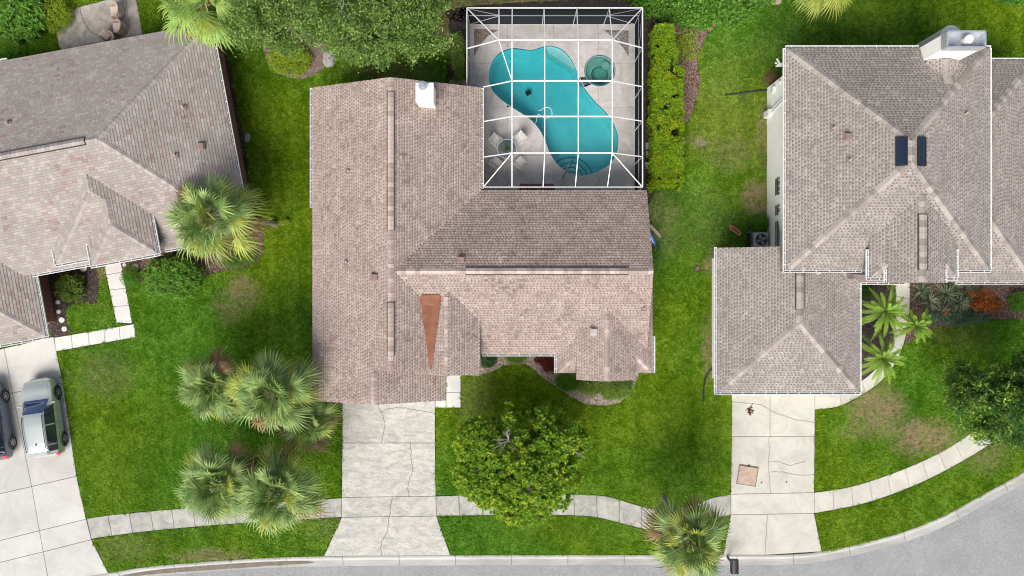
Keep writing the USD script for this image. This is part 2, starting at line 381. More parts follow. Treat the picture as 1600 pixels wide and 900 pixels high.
plain('palm_stalk', (.20, .25, .08), .6, .2, 8)
plain('palm_trunk', (.20, .175, .15), .9, .3, 9, .8, 30)
plain('bark', (.22, .19, .165), .9, .25, 8, .6, 30)
plain('pale_bark', (.36, .335, .31), .9, .2, 10, .4, 30)

# lawn: healthy green with olive and straw-coloured areas where the grass has died back
PATCHES = [(380, 455, 34, 30, .75), (362, 480, 30, 30, .45), (165, 585, 55, 45, .30), (1372, 640, 52, 44, .95), (1440, 682, 62, 34, 1.0), (1345, 672, 38, 18, .55),
           (1182, 312, 30, 34, .95), (1196, 210, 22, 60, .55), (1140, 235, 55, 40, .34), (1100, 345, 80, 70, .14), (1090, 222, 22, 14, .7), (1112, 540, 18, 60, .75),
           (1030, 350, 40, 60, .40), (1112, 415, 16, 22, .8), (720, 30, 60, 60, .75), (800, 6, 130, 22, .8), (330, 868, 70, 12, .7), (200, 858, 60, 25, .3), (160, 410, 14, 40, .8),
           (1200, 100, 130, 70, .10), (1130, 170, 60, 90, .18), (1300, 40, 160, 50, .05), (610, 110, 80, 25, .35), (345, 200, 22, 130, .45), (740, 620, 40, 50, .28), (520, 820, 60, 30, .2), (1540, 700, 45, 45, .45), (1495, 520, 60, 30, .18)]
def grassmat(name, ramp, transl, inst):
    N = {'g': ('geometry', {}), 'o': ('object_info', {}), 'n': ('noise_texture', {'scale': .42, 'detail': 7.0, 'roughness': .72}), 'n3': ('noise_texture', {'scale': 4.0, 'detail': 6.0, 'roughness': .8}), 'n4': ('noise_texture', {'scale': .075, 'detail': 3.0}), 'h4': ('rgb_ramp', {'ramp': [(.40, (.70, .93, 1.6)), (.6, (1.12, 1.0, .9))]}), 'mh': ('mix_color', {'blend_type': 'multiply', 'fac': 1.0, 'use_clamp': False}), 'n2': ('noise_texture', {'scale': 1.1, 'detail': 6.0, 'roughness': .75}),
         'a': ('math', {'math_type': 'multiply_add', 'value2': .62, 'value3': -.14}), 'ad': ('math', {'math_type': 'add'}),
         'r': ('rgb_ramp', {'ramp': ramp}), 'dry': ('rgb_ramp', {'ramp': [(0, (.34, .245, .135)), (.5, (.42, .31, .19)), (1, (.26, .215, .09))]}),
         'm': ('mix_color', {}), 'p': ('principled_bsdf', {'roughness': .7, 'specular_ior_level': .06}),
         'dn': ('vector_math', {'math_type': 'multiply_add', 'vector2': (2.2, 2.2, 0)}), 'thr': ('math', {'math_type': 'multiply_add', 'value2': 1.5, 'value3': -.75})}
    N['mw'] = ('mapping', {'scale': (1.5, .05, 1.0)}); N['nw'] = ('noise_texture', {'scale': 1.0, 'detail': 1.0}); N['mwr'] = ('map_range', {'from_min': .35, 'from_max': .65, 'to_min': -1.0, 'to_max': 1.0, 'clamp': True}); N['ms_'] = ('math', {'math_type': 'multiply_add', 'value2': .055})
    L = [('g.position', 'n.vector'), ('g.position', 'n3.vector'), ('g.position', 'n2.vector'), ('n3.fac' if inst == 0 else 'o.random', 'a.value1'), ('a.value', 'ad.value1'), ('n.fac', 'ad.value2'), ('ad.value', 'ms_.value3'), ('g.position', 'mw.vector'), ('mw.vector', 'nw.vector'), ('nw.fac', 'mwr.value'), ('mwr.result', 'ms_.value1'), ('ms_.value', 'r.fac')]
    L += [('n2.color', 'dn.vector1'), ('g.position', 'dn.vector3')]
    last = None
    for i, (x, y, rx, ry, s) in enumerate(PATCHES):
        c = P(x, y) + np.array([1.1, 1.1, 0])
        N[f's{i}'] = ('vector_math', {'math_type': 'subtract', 'vector2': tuple(c)}); N[f'k{i}'] = ('vector_math', {'math_type': 'multiply', 'vector2': (1 / (rx * K), 1 / (ry * K), 0)})
        N[f'l{i}'] = ('vector_math', {'math_type': 'length'}); N[f'q{i}'] = ('map_range', {'from_min': .45, 'from_max': 1.1, 'to_min': s * .66, 'to_max': 0.0, 'clamp': True})
        L += [('dn.vector', f's{i}.vector1'), (f's{i}.vector', f'k{i}.vector1'), (f'k{i}.vector', f'l{i}.vector1'), (f'l{i}.value', f'q{i}.value')]
        if last:
            N[f'x{i}'] = ('math', {'math_type': 'maximum'}); L += [(last, f'x{i}.value1'), (f'q{i}.result', f'x{i}.value2')]; last = f'x{i}.value'
        else: last = f'q{i}.result'
    N['nz'] = ('math', {'math_type': 'multiply_add', 'value2': 1.3, 'value3': -.65}); N['sum'] = ('math', {'math_type': 'multiply'}); N['pw'] = ('map_range', {'from_min': .12, 'from_max': .62, 'to_min': .45, 'to_max': 1.35, 'clamp': True})
    L += [('n2.fac', 'pw.value'), (last, 'sum.value1'), ('pw.result', 'sum.value2')]
    N['mspk'] = ('map_range', {'from_min': .40, 'from_max': .58, 'to_min': .15, 'to_max': 1.6, 'clamp': True}); N['spk'] = ('math', {'math_type': 'multiply'}); L += [('n3.fac', 'mspk.value'), ('sum.value', 'spk.value1'), ('mspk.result', 'spk.value2')]; N['cl'] = ('clamp', {}); L += [('spk.value', 'cl.value'), ('cl.result', 'm.fac'), ('g.position', 'n4.vector'), ('n4.fac', 'h4.fac'), ('r.color', 'mh.a'), ('h4.color', 'mh.b'), ('mh.result', 'm.a'), ('n2.fac', 'dry.fac'), ('dry.color', 'm.b'), ('m.result', 'p.base_color')]
    s = 'p.BSDF'
    if transl:
        N['t'] = ('translucent_bsdf', {}); N['ms'] = ('mix_closure', {'fac': transl})
        L += [('m.result', 't.color'), ('p.BSDF', 'ms.closure1'), ('t.BSDF', 'ms.closure2')]; s = 'ms.closure'
    mat(name, N, L, s)
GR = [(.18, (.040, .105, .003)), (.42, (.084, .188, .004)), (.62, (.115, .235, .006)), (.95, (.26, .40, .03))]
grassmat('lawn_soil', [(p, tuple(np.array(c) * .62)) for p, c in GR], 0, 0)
grassmat('grass_blade', GR, .2, 1)
# ------------------------------------------------------------------ roofs and houses
class Roof:
    def __init__(self, slope=.42): self.v = []; self.s = slope
    def vol(self, corners, eaves, overhang=.45, wall=True):
        """corners counter-clockwise in plan; eaves {edge index: eave height}; an edge that is not an eave is a gable end"""
        c = [np.asarray(p, float)[:2] for p in corners]; pl = []
        for i, z0 in eaves.items():
            a, b = c[i], c[(i + 1) % len(c)]; u = (b - a) / np.linalg.norm(b - a)
            pl.append((a, u, np.array([-u[1], u[0]]), z0))
        self.v.append(dict(fp=Polygon(c), c=c, pl=pl, eaves=eaves, ov=overhang, wall=wall))
    def zp(self, p, x, y): a, u, n, z0 = p; return z0 + self.s * ((x - a[0]) * n[0] + (y - a[1]) * n[1])
    def zv(self, v, x, y): return min(self.zp(p, x, y) for p in v['pl'])
    def H(self, x, y):
        z = -1e9
        for v in self.v:
            if v['fp'].buffer(1e-6).contains(Point(x, y)): z = max(z, self.zv(v, x, y))
        return z
    def half(self, p, q, gap=0.0):
        """plan half-plane where plane p lies below plane q"""
        g = self.s * p[2]; h = self.s * q[2]
        A = h - g; B = (q[3] - h @ q[0]) - (p[3] - g @ p[0]) - gap
        n = np.linalg.norm(A)
        if n < 1e-9: return sbox(-300, -300, 300, 300) if B > 0 else Polygon()
        d = A / n; o = -d * B / n; t = np.array([-d[1], d[0]])
        return Polygon([o + t * 400, o - t * 400, o - t * 400 + d * 400, o + t * 400 + d * 400])
    def own(self, v, i):
        g = v['fp']
        for j, q in enumerate(v['pl']):
            if j != i: g = g.intersection(self.half(v['pl'][i], q))
        return g
    def visible(self, k, i):
        v = self.v[k]; p = v['pl'][i]; g = self.own(v, i)
        for m, w in enumerate(self.v):
            if m == k: continue
            r = w['fp']
            for q in w['pl']: r = r.intersection(self.half(p, q, -1e-3 if m > k else 1e-3))
            if r.area > 1e-4: g = g.difference(r)
        return g

def face_shingles(roof, p, poly, expo, tooth, gap, r):
    """course strips and raised teeth of one slope (plan polygon poly on plane p)"""
    a, u, n, z0 = p; s = roof.s; base, teeth, notch_shade = [], [], []
    R = np.array([u, n])
    def world(tv, lift):
        xy = a + tv[:, :1] * u + tv[:, 1:2] * n; return np.c_[xy, z0 + s * tv[:, 1] + lift]
    for pg in polys(poly):
        q = Polygon((np.array(pg.exterior.coords) - a) @ R.T, [(np.array(h.coords) - a) @ R.T for h in pg.interiors]).buffer(0)
        for q in polys(q):
            t0, v0, t1, v1 = q.bounds
            for row in range(int(math.floor(v0 / expo)), int(math.ceil(v1 / expo))):
                lo, hi = row * expo, (row + 1) * expo + .012
                st = q.intersection(sbox(t0 - 1, lo, t1 + 1, hi))
                for piece in polys(st):
                    pv, pf = tri(piece)
                    # top sheet falls from the butt edge to the course above
                    lift = .013 - .012 * (pv[:, 1] - lo) / (hi - lo)
                    base.append((world(pv, lift), pf))
                    b0, _, b1, _ = piece.bounds
                    e = np.array([[b0, lo], [b1, lo]])
                    cut = piece.intersection(LineString([(b0 - 1, lo + 1e-4), (b1 + 1, lo + 1e-4)]))
                    if not cut.is_empty:
                        e0, _, e1, _ = cut.bounds; e = np.array([[e0, lo], [e1, lo]])
                        w = np.vstack([world(e, -.01), world(e, .013)]); base.append((w, np.array([[0, 1, 3], [0, 3, 2]])))
                # tabs of the course, side by side, with raised dark pads painting in notch shade and the dark under-layer
                per = sum(tooth) / 2; x = (math.floor(t0 / per) - 1) * per + (row % 2) * per * .5 + r.normal(0, .012)
                while x < t1:
                    w = per + r.normal(0, .012) if gap else r.uniform(*tooth); x0, x1 = x, x + w - .006; x = x + w
                    if x1 < t0: continue
                    jobs = [(x0, x1, lo + .010, hi, .032, teeth)]
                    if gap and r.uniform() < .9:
                        g_ = r.uniform(*gap); jobs.append((x0 + .02, x0 + .02 + g_, lo + .012, lo + expo * r.uniform(.42, .58), .040, notch_shade))
                    for (p0_, p1_, q0_, q1_, lf_, dest) in jobs:
                        rect = sbox(p0_, q0_, p1_, q1_)
                        if q.contains(rect): tt = np.array([[p0_, q0_], [p1_, q0_], [p1_, q1_], [p0_, q1_]])
                        else:
                            c = q.intersection(rect)
                            if c.is_empty or c.area < .003: continue
                            c = c.convex_hull
                            if c.geom_type != 'Polygon': continue
                            tt = np.array(c.exterior.coords)[:-1]
                            if not c.exterior.is_ccw: tt = tt[::-1]
                        k = len(tt); lift = lf_ - .022 * (tt[:, 1] - lo) / (hi - lo)
                        vv = np.vstack([world(tt, lift), world(tt, -.004)])
                        f = [[0, i, i + 1] for i in range(1, k - 1)]
                        for i in range(k):
                            j = (i + 1) % k; f += [[i + k, j + k, j], [i + k, j, i]]
                        dest.append((vv, np.array(f)))
    return base, teeth, notch_shade

def cap_run(roof, A, B, spacing, width, lift=.035, r=rng):
    """ridge-cap shingles from A to B (plan): one folded piece after another, each lapping the one before"""
    A, B = np.asarray(A, float)[:2], np.asarray(B, float)[:2]; L = np.linalg.norm(B - A); d = (B - A) / L; nrm = np.array([-d[1], d[0]])
    out = []; n = max(1, int(round(L / spacing)))
    for i in range(n):
        p0, p1 = A + d * (i * L / n), A + d * ((i + 1) * L / n + .05)
        if i == n - 1: p1 = B
        rows = []
        for pp, up in ((p0, lift + .014), (p1, lift)):
            z = [roof.H(*(pp + nrm * o)) for o in (-width / 2, 0, width / 2)]
            if min(z) < -1e3: break
            zc = max(z[1], (z[0] + z[2]) / 2)
            rows.append([np.r_[pp + nrm * o, zz] for o, zz in ((-width / 2, z[0] + up - .012), (0, zc + up + .01), (width / 2, z[2] + up - .012))])
        if len(rows) < 2: continue
        t = np.array(rows).reshape(6, 3); w = t - np.array([0, 0, .05]); v = np.vstack([t, w])
        q = [[0, 3, 4, 1], [1, 4, 5, 2], [0, 1, 7, 6], [1, 2, 8, 7], [3, 9, 10, 4], [4, 10, 11, 5], [0, 6, 9, 3], [2, 5, 11, 8]]
        out.append((v, np.array(q)[:, ::-1]))
    return out

def gutter_run(a, b, z, out, width=.12):
    """open U-shaped gutter with straps, along the eave a-b; out = unit plan vector away from the house"""
    a, b, o = np.asarray(a, float)[:2], np.asarray(b, float)[:2], np.asarray(out, float); d = (b - a) / np.linalg.norm(b - a); L = np.linalg.norm(b - a)
    at = lambda p, k, zz: np.r_[p + o * k, zz]
    shell = [bar(at(a, width + .008, z - .045), at(b, width + .008, z - .045), .024, .11), bar(at(a, .008, z - .05), at(b, .008, z - .05), .016, .10),
             bar(at(a, width / 2, z - .10), at(b, width / 2, z - .10), width, .012)]
    for p in (a + d * .008, b - d * .008): shell.append(bar(at(p, .016, z - .05), at(p, width, z - .05), .014, .09))
    n = max(2, int(L / .62))
    for i in range(n):
        p = a + d * (L * (i + .5) / n); shell.append(bar(at(p, .0, z - .008), at(p, width, z - .008), .035, .012))
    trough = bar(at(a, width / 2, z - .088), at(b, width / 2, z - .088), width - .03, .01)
    return join(shell), trough

def build_house(house, roof, key, expo, tooth, gap, cap_sp, cap_w, caps, vents, gutters, wallmat, seed):
    r = np.random.default_rng(seed)
    deck = []
    for k, v in enumerate(roof.v):
        for i, p in enumerate(v['pl']):
            for g in polys(roof.own(v, i)):
                gv, gf = tri(g)
                top = np.c_[gv, [roof.zp(p, x, y) - .012 for x, y in gv]]
                c = np.array(g.exterior.coords)[:-1]; c = c if g.exterior.is_ccw else c[::-1]
                zt = np.array([roof.zp(p, x, y) for x, y in c])
                m = len(c); side = np.vstack([np.c_[c, zt - .012], np.c_[c, zt - .19]])
                sf = [[i2 + m, (i2 + 1) % m + m, (i2 + 1) % m, i2] for i2 in range(m)]
                deck += [(top, gf), (top - [0, 0, .178], gf[:, ::-1]), (side, np.array(sf))]
    rp = house.part('roof', join(deck), 'roof_deck')
    B, T, C_ = [], [], []
    for k, v in enumerate(roof.v):
        for i, p in enumerate(v['pl']):
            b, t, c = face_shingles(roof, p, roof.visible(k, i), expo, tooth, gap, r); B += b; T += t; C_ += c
    house.part('shingle_course', join(B), 'shingle_base_' + key, rp, kind='stuff')
    house.part('shingle_tab', join(T), 'shingle_teeth_' + key, rp, kind='stuff')
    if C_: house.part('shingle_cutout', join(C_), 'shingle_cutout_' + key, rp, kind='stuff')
    for A, C in caps:
        for m in cap_run(roof, A, C, cap_sp, cap_w): house.part('ridge_cap', m, f'ridge_cap_{key}_{r.integers(3)}', rp)
    for A, C in vents:                      # raised ridge vent, a long low box under its own caps
        A, C = np.asarray(A, float)[:2], np.asarray(C, float)[:2]
        z = roof.H(*((A + C) / 2))
        d = (C - A) / np.linalg.norm(C - A)
        house.part('ridge_vent', bar(np.r_[A, z - .03], np.r_[C, z - .03], cap_w + .10, .09), 'dark_void', rp)
        for m in cap_run(roof, A + d * .02, C - d * .02, cap_sp, cap_w, .105): house.part('ridge_cap', m, f'ridge_cap_{key}_{r.integers(3)}', rp)
    for a, b, z, o in gutters:
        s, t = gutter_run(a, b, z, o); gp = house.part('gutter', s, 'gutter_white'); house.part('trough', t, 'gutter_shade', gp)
    walls = []
    feet = []
    for v in roof.v:
        if not v['wall']: continue
        f = v['fp'].buffer(-v['ov'], join_style=2)
        if f.is_empty: continue
        cc = np.array(f.exterior.coords)[:-1]; cc = cc if f.exterior.is_ccw else cc[::-1]
        m = manifold3d.Manifold.extrude(manifold3d.CrossSection([cc]), 12.0).translate((0, 0, -.1))
        for p in v['pl']:
            nn = np.r_[roof.s * p[2], -1.0]; off = nn[:2] @ p[0] - (p[3] - .2); k = np.linalg.norm(nn)
            m = m.trim_by_plane(tuple(nn / k), off / k)
        walls.append(m); feet.append(f)
    u = walls[0]
    for w in walls[1:]: u = u + w
    wp = house.part('wall', u, wallmat)
    return rp, wp, unary_union(feet)

def pipe_vent(h, rp, roof, px, py, kind='pipe'):
    x, y = P(px, py, 4)[:2]; z = roof.H(x, y)
    x, y = P(px, py, z)[:2]; z = roof.H(x, y)
    if z < 0: return
    if kind == 'pipe':
        v = h.part('vent_pipe', cyl((x, y, z - .1), .05, .35, 12), 'lead_grey', rp)
        h.part('flashing', bx((x, y, z + .03), (.32, .32, .03), 0, .01), 'vent_brown', rp)
    elif kind == 'white':
        h.part('vent_pipe', cyl((x, y, z - .1), .06, .4, 12), 'white_metal', rp)
    else:
        h.part('box_vent', join([bx((x, y, z + .10), (.36, .36, .16), 0, .03), bx((x, y, z + .04), (.44, .44, .05), 0, .01)]), 'vent_brown' if kind == 'box' else 'lead_grey', rp)

def xy(px, py, z): return P(px, py, z)[:2]
def rect(x0, y0, x1, y1): return [(x0, y0), (x1, y0), (x1, y1), (x0, y1)]     # edges: 0 south, 1 east, 2 north, 3 west

# ---- middle house: gabled wings round the corner of the pool cage
main = Thing('suburban_house', 'middle house with pinkish brown gabled roof and a rusty triangular metal panel', 'house', (-3, 2, 0), 'houses along the street')
rm = Roof()
rm.vol(rect(-11.68, -4.62, -1.80, 11.72), {1: 2.9, 3: 2.9}, .5)                      # 0 west wing
rm.vol(rect(-6.74, -3.85, 7.88, 5.73), {0: 2.9, 2: 2.9}, .5)                        # 1 east wing
rm.vol(rect(-5.6, -4.95, -1.83, 1.5), {1: 3.72, 3: 3.60}, .45)                      # 2 entry gable
rm.vol(rect(-11.68, -6.58, -3.86, -1.0), {1: 2.9, 3: 2.9}, .5)                      # 3 garage gable
rm.vol(rect(2.62, -4.98, 8.24, .5), {0: 2.85, 1: 2.85, 3: 2.85}, .5)                # 4 front right, hipped corners
rm.vol([(3.72, -5.32), (7.14, -5.32), (7.14, .5), (3.72, .5)], {1: 2.85 + .42 * 1.10, 3: 2.85 + .42 * 1.10}, .5)  # 5 its gable
caps = [((-6.73, 11.70), (-6.73, -4.60)), ((-6.6, .94), (7.86, .94)), ((-3.68, -.5), (-3.68, -4.93)), ((-7.77, -4.65), (-7.77, -6.56)), ((5.43, -1.65), (5.43, -5.30))]
cs, cw = .26, .33
caps_m = [((-6.74, 11.70), (-6.74, 10.9)), ((-6.74, 3.2), (-6.74, -.8)), ((-6.74, -3.8), (-6.74, -4.60)), ((-6.4, .94), (-2.6, .94)), ((6.5, .94), (7.86, .94)),
          ((-3.66, -.5), (-3.66, -4.93)), ((-7.77, -4.75), (-7.77, -6.56)), ((5.43, -1.55), (5.43, -5.30)), ((2.72, -4.88), (3.5, -4.1)), ((8.14, -4.88), (7.36, -4.1))]
vents_m = [((-6.74, 10.9), (-6.74, 3.2)), ((-6.74, -.8), (-6.74, -3.8)), ((-2.6, .94), (6.5, .94))]
gut_m = [((-11.68, 11.7), (-11.68, 4.7), 2.88, (-1, 0)), ((-1.75, -3.85), (2.6, -3.85), 2.88, (0, -1)), ((2.62, -3.9), (2.62, -4.98), 2.83, (-1, 0)), ((8.24, -4.98), (8.24, -2.85), 2.83, (1, 0)),
         ((-1.80, 11.7), (-1.80, 5.8), 2.88, (1, 0))]
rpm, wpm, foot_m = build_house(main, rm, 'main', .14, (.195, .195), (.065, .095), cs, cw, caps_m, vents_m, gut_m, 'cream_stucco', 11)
for px, py, k in [(545, 268, 'pipe'), (542, 410, 'pipe'), (586, 433, 'box'), (721, 406, 'box'), (928, 518, 'box2'), (1006, 482, 'pipe')]: pipe_vent(main, rpm, rm, px, py, k)
# rusty sheet-metal saddle in the dead valley between garage wing and entry gable
tip = np.array([-4.62, -4.62]); zt = rm.H(*tip) + .05
tl, tr = xy(656, 461, 4.45), xy(689, 461, 4.45)
top = [np.r_[tl + [.0, -.12], 4.36], np.r_[tl + [.10, .02], 4.42], np.r_[tr + [-.10, .02], 4.42], np.r_[tr + [0, -.12], 4.36]]
pan = np.array([np.r_[tip + [-.05, 0], zt], *top, np.r_[tip + [.05, 0], zt]])
fold = np.array([np.r_[tl + [.25, -.5], 4.345], np.r_[tr + [-.25, -.5], 4.345], np.r_[(tl + tr) / 2 + [0, -.62], 4.31]])
vv = np.vstack([pan, fold])
ff = [[0, 8, 6], [0, 6, 1], [1, 6, 2], [2, 6, 3], [6, 8, 7], [6, 7, 3], [3, 7, 4], [7, 5, 4], [0, 5, 8], [8, 5, 7]]
main.part('valley_panel', (np.vstack([vv, vv - [0, 0, .06]]), np.vstack([np.array(ff)[:, ::-1], np.array(ff) + 9, [[0, 1, 10], [0, 10, 9], [1, 2, 11], [1, 11, 10], [2, 3, 12], [2, 12, 11], [3, 4, 13], [3, 13, 12], [4, 5, 14], [4, 14, 13]]])), 'rusty_metal', rpm)
# chimney: white boxed chase with round cap
c = P(665, 146, 5.0)
zr = rm.H(c[0], c[1])
ch = main.part('chimney', join([bx((c[0], c[1] - .08, 4.7), (.92, 1.02, 1.5), 0, .02)]), 'white_stucco')
main.part('chimney_cap', bx((c[0], c[1] - .08, 5.47), (1.0, 1.10, .05), 0, .015), 'white_metal', ch)
main.part('flue', join([cyl((c[0] - .06, c[1] + .22, 5.48), .17, .28, 20), cyl((c[0] - .06, c[1] + .22, 5.76), .25, .05, 20), cyl((c[0] - .06, c[1] + .22, 5.85), .14, .04, 16), cyl((c[0] - .06, c[1] + .22, 5.79), .06, .08, 10)]), 'galvanised', ch)
# front openings (they face the street)
def opening(h, a, b, z0, z1, out, name, glassy=True, rows=1, cols=2, fm='white_paint', gm='skylight_glass'):
    a, b, o = np.asarray(a, float), np.asarray(b, float), np.asarray(out, float)
    at = lambda t, z, k: np.r_[a + (b - a) * t + o * k, z]
    fr = [bar(at(0, z0, .03), at(1, z0, .03), .1, .08), bar(at(0, z1, .03), at(1, z1, .03), .1, .08), bar(at(0, z0, .03), at(0, z1, .03), .1, .08), bar(at(1, z0, .03), at(1, z1, .03), .1, .08)]
    for i in range(1, cols): fr.append(bar(at(i / cols, z0, .025), at(i / cols, z1, .025), .05, .05))
    for i in range(1, rows): fr.append(bar(at(0, z0 + (z1 - z0) * i / rows, .025), at(1, z0 + (z1 - z0) * i / rows, .025), .05, .05))
    w = h.part(name, join(fr), fm)
    h.part('pane' if glassy else 'panel', bar(at(0, (z0 + z1) / 2, .012), at(1, (z0 + z1) / 2, .012), .03, z1 - z0), gm, w)
opening(main, (-10.6, -6.08), (-5.6, -6.08), .05, 2.2, (0, -1), 'garage_door', False, 4, 8, 'white_paint', 'white_metal')
opening(main, (-3.2, -4.45), (-2.2, -4.45), .1, 2.2, (0, -1), 'front_door', False, 2, 2, 'white_paint', 'clay_brown')
opening(main, (-.6, -3.35), (1.3, -3.35), .8, 2.1, (0, -1), 'window')
opening(main, (4.5, -4.85), (6.4, -4.85), .8, 2.2, (0, -1), 'window')
opening(main, (1.5, 5.23), (4.0, 5.23), .05, 2.2, (0, 1), 'sliding_door')

# ---- house on the right: two storeys, hip roofs, white gutters
right = Thing('suburban_house', 'two-storey house on the right with skylights and tall white chimney', 'house', (20, 5, 0), 'houses along the street')
rr = Roof()
rr.vol(rect(15.14, .99, 26.4, 13.27), {0: 5.2, 1: 5.2, 2: 5.2, 3: 5.2}, .78)         # 0 upper storey
rr.vol(rect(19.39, .56, 24.12, 6.6), {0: 5.9, 1: 5.9, 3: 5.9}, .6)                   # 1 front bay, hipped corners
rr.vol(rect(20.20, .28, 23.31, 6.6), {1: 5.9 + .42 * .81, 3: 5.9 + .42 * .81}, .45)  # 2 its gable
rr.vol(rect(11.98, -6.10, 20.30, 2.35), {0: 2.9, 1: 2.9, 3: 2.9}, .5)                 # 3 garage
rr.vol(rect(17.5, .34, 30.55, 13.32), {0: 2.9, 1: 2.9, 2: 2.9}, .5)                  # 4 lower east wing and porch
rr.vol(rect(22.62, 10.5, 24.48, 12.45), {1: 5.62, 3: 5.62}, .1, False)               # 5 cricket behind the chimney
hx, hz = 5.63, 7.565
cap_r = [((15.3, 13.11), (20.70, 7.72)), ((26.24, 13.11), (20.84, 7.72)), ((15.3, 1.15), (20.70, 6.54)), ((26.24, 1.15), (20.84, 6.54)), ((20.77, 7.68), (20.77, 6.56)),
         ((21.755, 4.95), (21.755, 3.9)), ((21.755, .95), (21.755, .30)), ((19.50, .67), (20.15, 1.32)), ((24.01, .67), (23.36, 1.32)),
         ((12.1, -5.98), (16.10, -1.98)), ((20.18, -5.98), (16.18, -1.98)), ((16.14, -1.95), (16.14, -1.2)), ((30.43, .46), (26.5, 4.39)), ((30.43, 13.2), (26.5, 9.27)), ((23.55, 12.4), (23.55, 11.0))]
vent_r = [((21.755, 3.9), (21.755, .95)), ((16.14, -1.2), (16.14, 1.0))]
g_r = [((15.14, 13.27), (15.14, .99), 5.18, (-1, 0)), ((15.02, .99), (19.35, .99), 5.18, (0, -1)), ((19.39, 2.1), (19.39, .56), 5.88, (-1, 0)), ((19.27, .56), (20.18, .56), 5.88, (0, -1)), ((20.20, 1.0), (20.20, .28), 6.2, (-1, 0)),
       ((24.12, .56), (24.12, 2.1), 5.88, (1, 0)), ((23.35, .56), (24.24, .56), 5.88, (0, -1)), ((24.25, .99), (26.5, .99), 5.18, (0, -1)), ((26.4, .99), (26.4, 13.27), 5.18, (1, 0)),
       ((15.14, 13.27), (22.5, 13.27), 5.18, (0, 1)), ((24.6, 13.27), (26.5, 13.27), 5.18, (0, 1)), ((23.31, 1.0), (23.31, .28), 6.2, (1, 0)),
       ((11.98, 2.4), (11.98, -6.10), 2.88, (-1, 0)), ((11.86, -6.10), (20.42, -6.10), 2.88, (0, -1)), ((20.30, -6.10), (20.30, .30), 2.88, (1, 0)), ((20.42, .34), (23.0, .34), 2.88, (0, -1)),
       ((26.0, .34), (30.6, .34), 2.88, (0, -1)), ((26.4, 13.32), (30.6, 13.32), 2.88, (0, 1))]
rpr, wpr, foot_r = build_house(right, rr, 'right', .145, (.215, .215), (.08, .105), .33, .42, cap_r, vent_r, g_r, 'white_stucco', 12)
for px, py, k in [(1308, 197, 'pipe'), (1333, 210, 'box'), (1335, 247, 'pipe'), (1277, 427, 'white'), (1500, 181, 'pipe')]: pipe_vent(right, rpr, rr, px, py, k)
for sx, x0 in ((-1, 1415), (1, 1443.5)):      # skylights either side of the short ridge
    z = 7.2; cx, cy = 20.86 + sx * .52, 7.12
    z = rr.H(cx, cy); d = np.array([1, 0, -sx * .42]) / math.hypot(1, .42); nn = np.array([sx * .42, 0, 1]) / math.hypot(1, .42)
    e = np.array([cx, cy, z]); up = tuple(nn)
    sk = right.part('skylight', join([bar(e + d * .26 * q + nn * .07 - [0, .72, 0], e + d * .26 * q + nn * .07 + [0, .72, 0], .06, .13, up) for q in (-1, 1)] + [bar(e + [0, .72 * q, 0] + nn * .07 - d * .29, e + [0, .72 * q, 0] + nn * .07 + d * .29, .06, .13, up) for q in (-1, 1)]), 'black_plastic', rpr)
    arc = []
    for i in range(9):
        t = -1 + i / 4; arc.append(e + d * .24 * t + nn * (.09 + .08 * (1 - t * t)))
    arc = np.array(arc); v = np.vstack([arc - [0, .70, 0], arc + [0, .70, 0]]); f = [[i, i + 1, i + 10, i + 9] for i in range(8)]
    right.part('pane', (v, np.array(f)), 'skylight_glass', rpr, smooth=True)
# chimney: white stucco stack outside the north wall, square metal crown with flue, round shoulder behind
x0, x1, y0, y1, zt = 22.55, 24.52, 12.48, 13.30, 7.30
sp = right.part('chimney', bx(((x0 + x1) / 2, (y0 + y1) / 2 + .0, zt / 2 - .1), (x1 - x0, y1 - y0, zt), 0, .02), 'white_stucco')
cr = []
for (a, b) in (((x0, y0), (x1, y0)), ((x1, y0), (x1, y1)), ((x1, y1), (x0, y1)), ((x0, y1), (x0, y0))): cr.append(bar((*a, zt + .18), (*b, zt + .18), .08, .5))
right.part('crown', join(cr), 'galvanised', sp)
right.part('crown_pan', bx(((x0 + x1) / 2, (y0 + y1) / 2, zt - .05), (x1 - x0 - .06, y1 - y0 - .06, .1)), 'galvanised', sp)
fx, fy = x0 + 1.10, (y0 + y1) / 2
right.part('flue', join([cyl((fx, fy, zt), .17, .42, 24), cyl((fx, fy, zt + .46), .24, .05, 24, .20), cyl((fx, fy, zt + .40), .06, .1, 8)]), 'white_metal', sp)
th = np.linspace(0, math.pi, 17); sh = Polygon([(23.43 + .62 * math.cos(t), 13.30 + .72 * math.sin(t)) for t in th])
right.part('round_shoulder', prism(sh, 0, 6.6, .03), 'white_metal', sp)
# west wall of the tall storey: black ironwork, vents, conduit
xw = 15.92
for k, (ya, yb) in enumerate(((6.55, 5.55), (4.95, 4.35), (4.0, 2.3))):
    bars = [bar((xw - .05, ya, 2.0 + .0 * k), (xw - .05, yb, 2.0), .03, .03), bar((xw - .05, ya, 1.62), (xw - .05, yb, 1.62), .025, .025)]
    tp = right.part('wall_trellis', join(bars), 'black_iron', wpr)
    n = int(abs(ya - yb) / .11)
    for i in range(n):
        y = ya + (yb - ya) * (i + .5) / n; h0, h1 = (1.62, 2.28 - .25 * (i % 3 == 1)) if k < 2 else (1.62 + .1 * (i % 2), 2.0 + .25 * math.sin(math.pi * i / n))
        right.part('bar', bar((xw - .05, y, h0), (xw - .05, y, h1), .05, .03), 'black_iron', wpr)
right.part('wall_vent', join([bx((xw - .06, 12.0, 1.2), (.14, .30, .5), 0, .02), bx((xw - .09, 12.0, 1.5), (.2, .36, .06), 0, .01)]), 'white_metal', wpr)
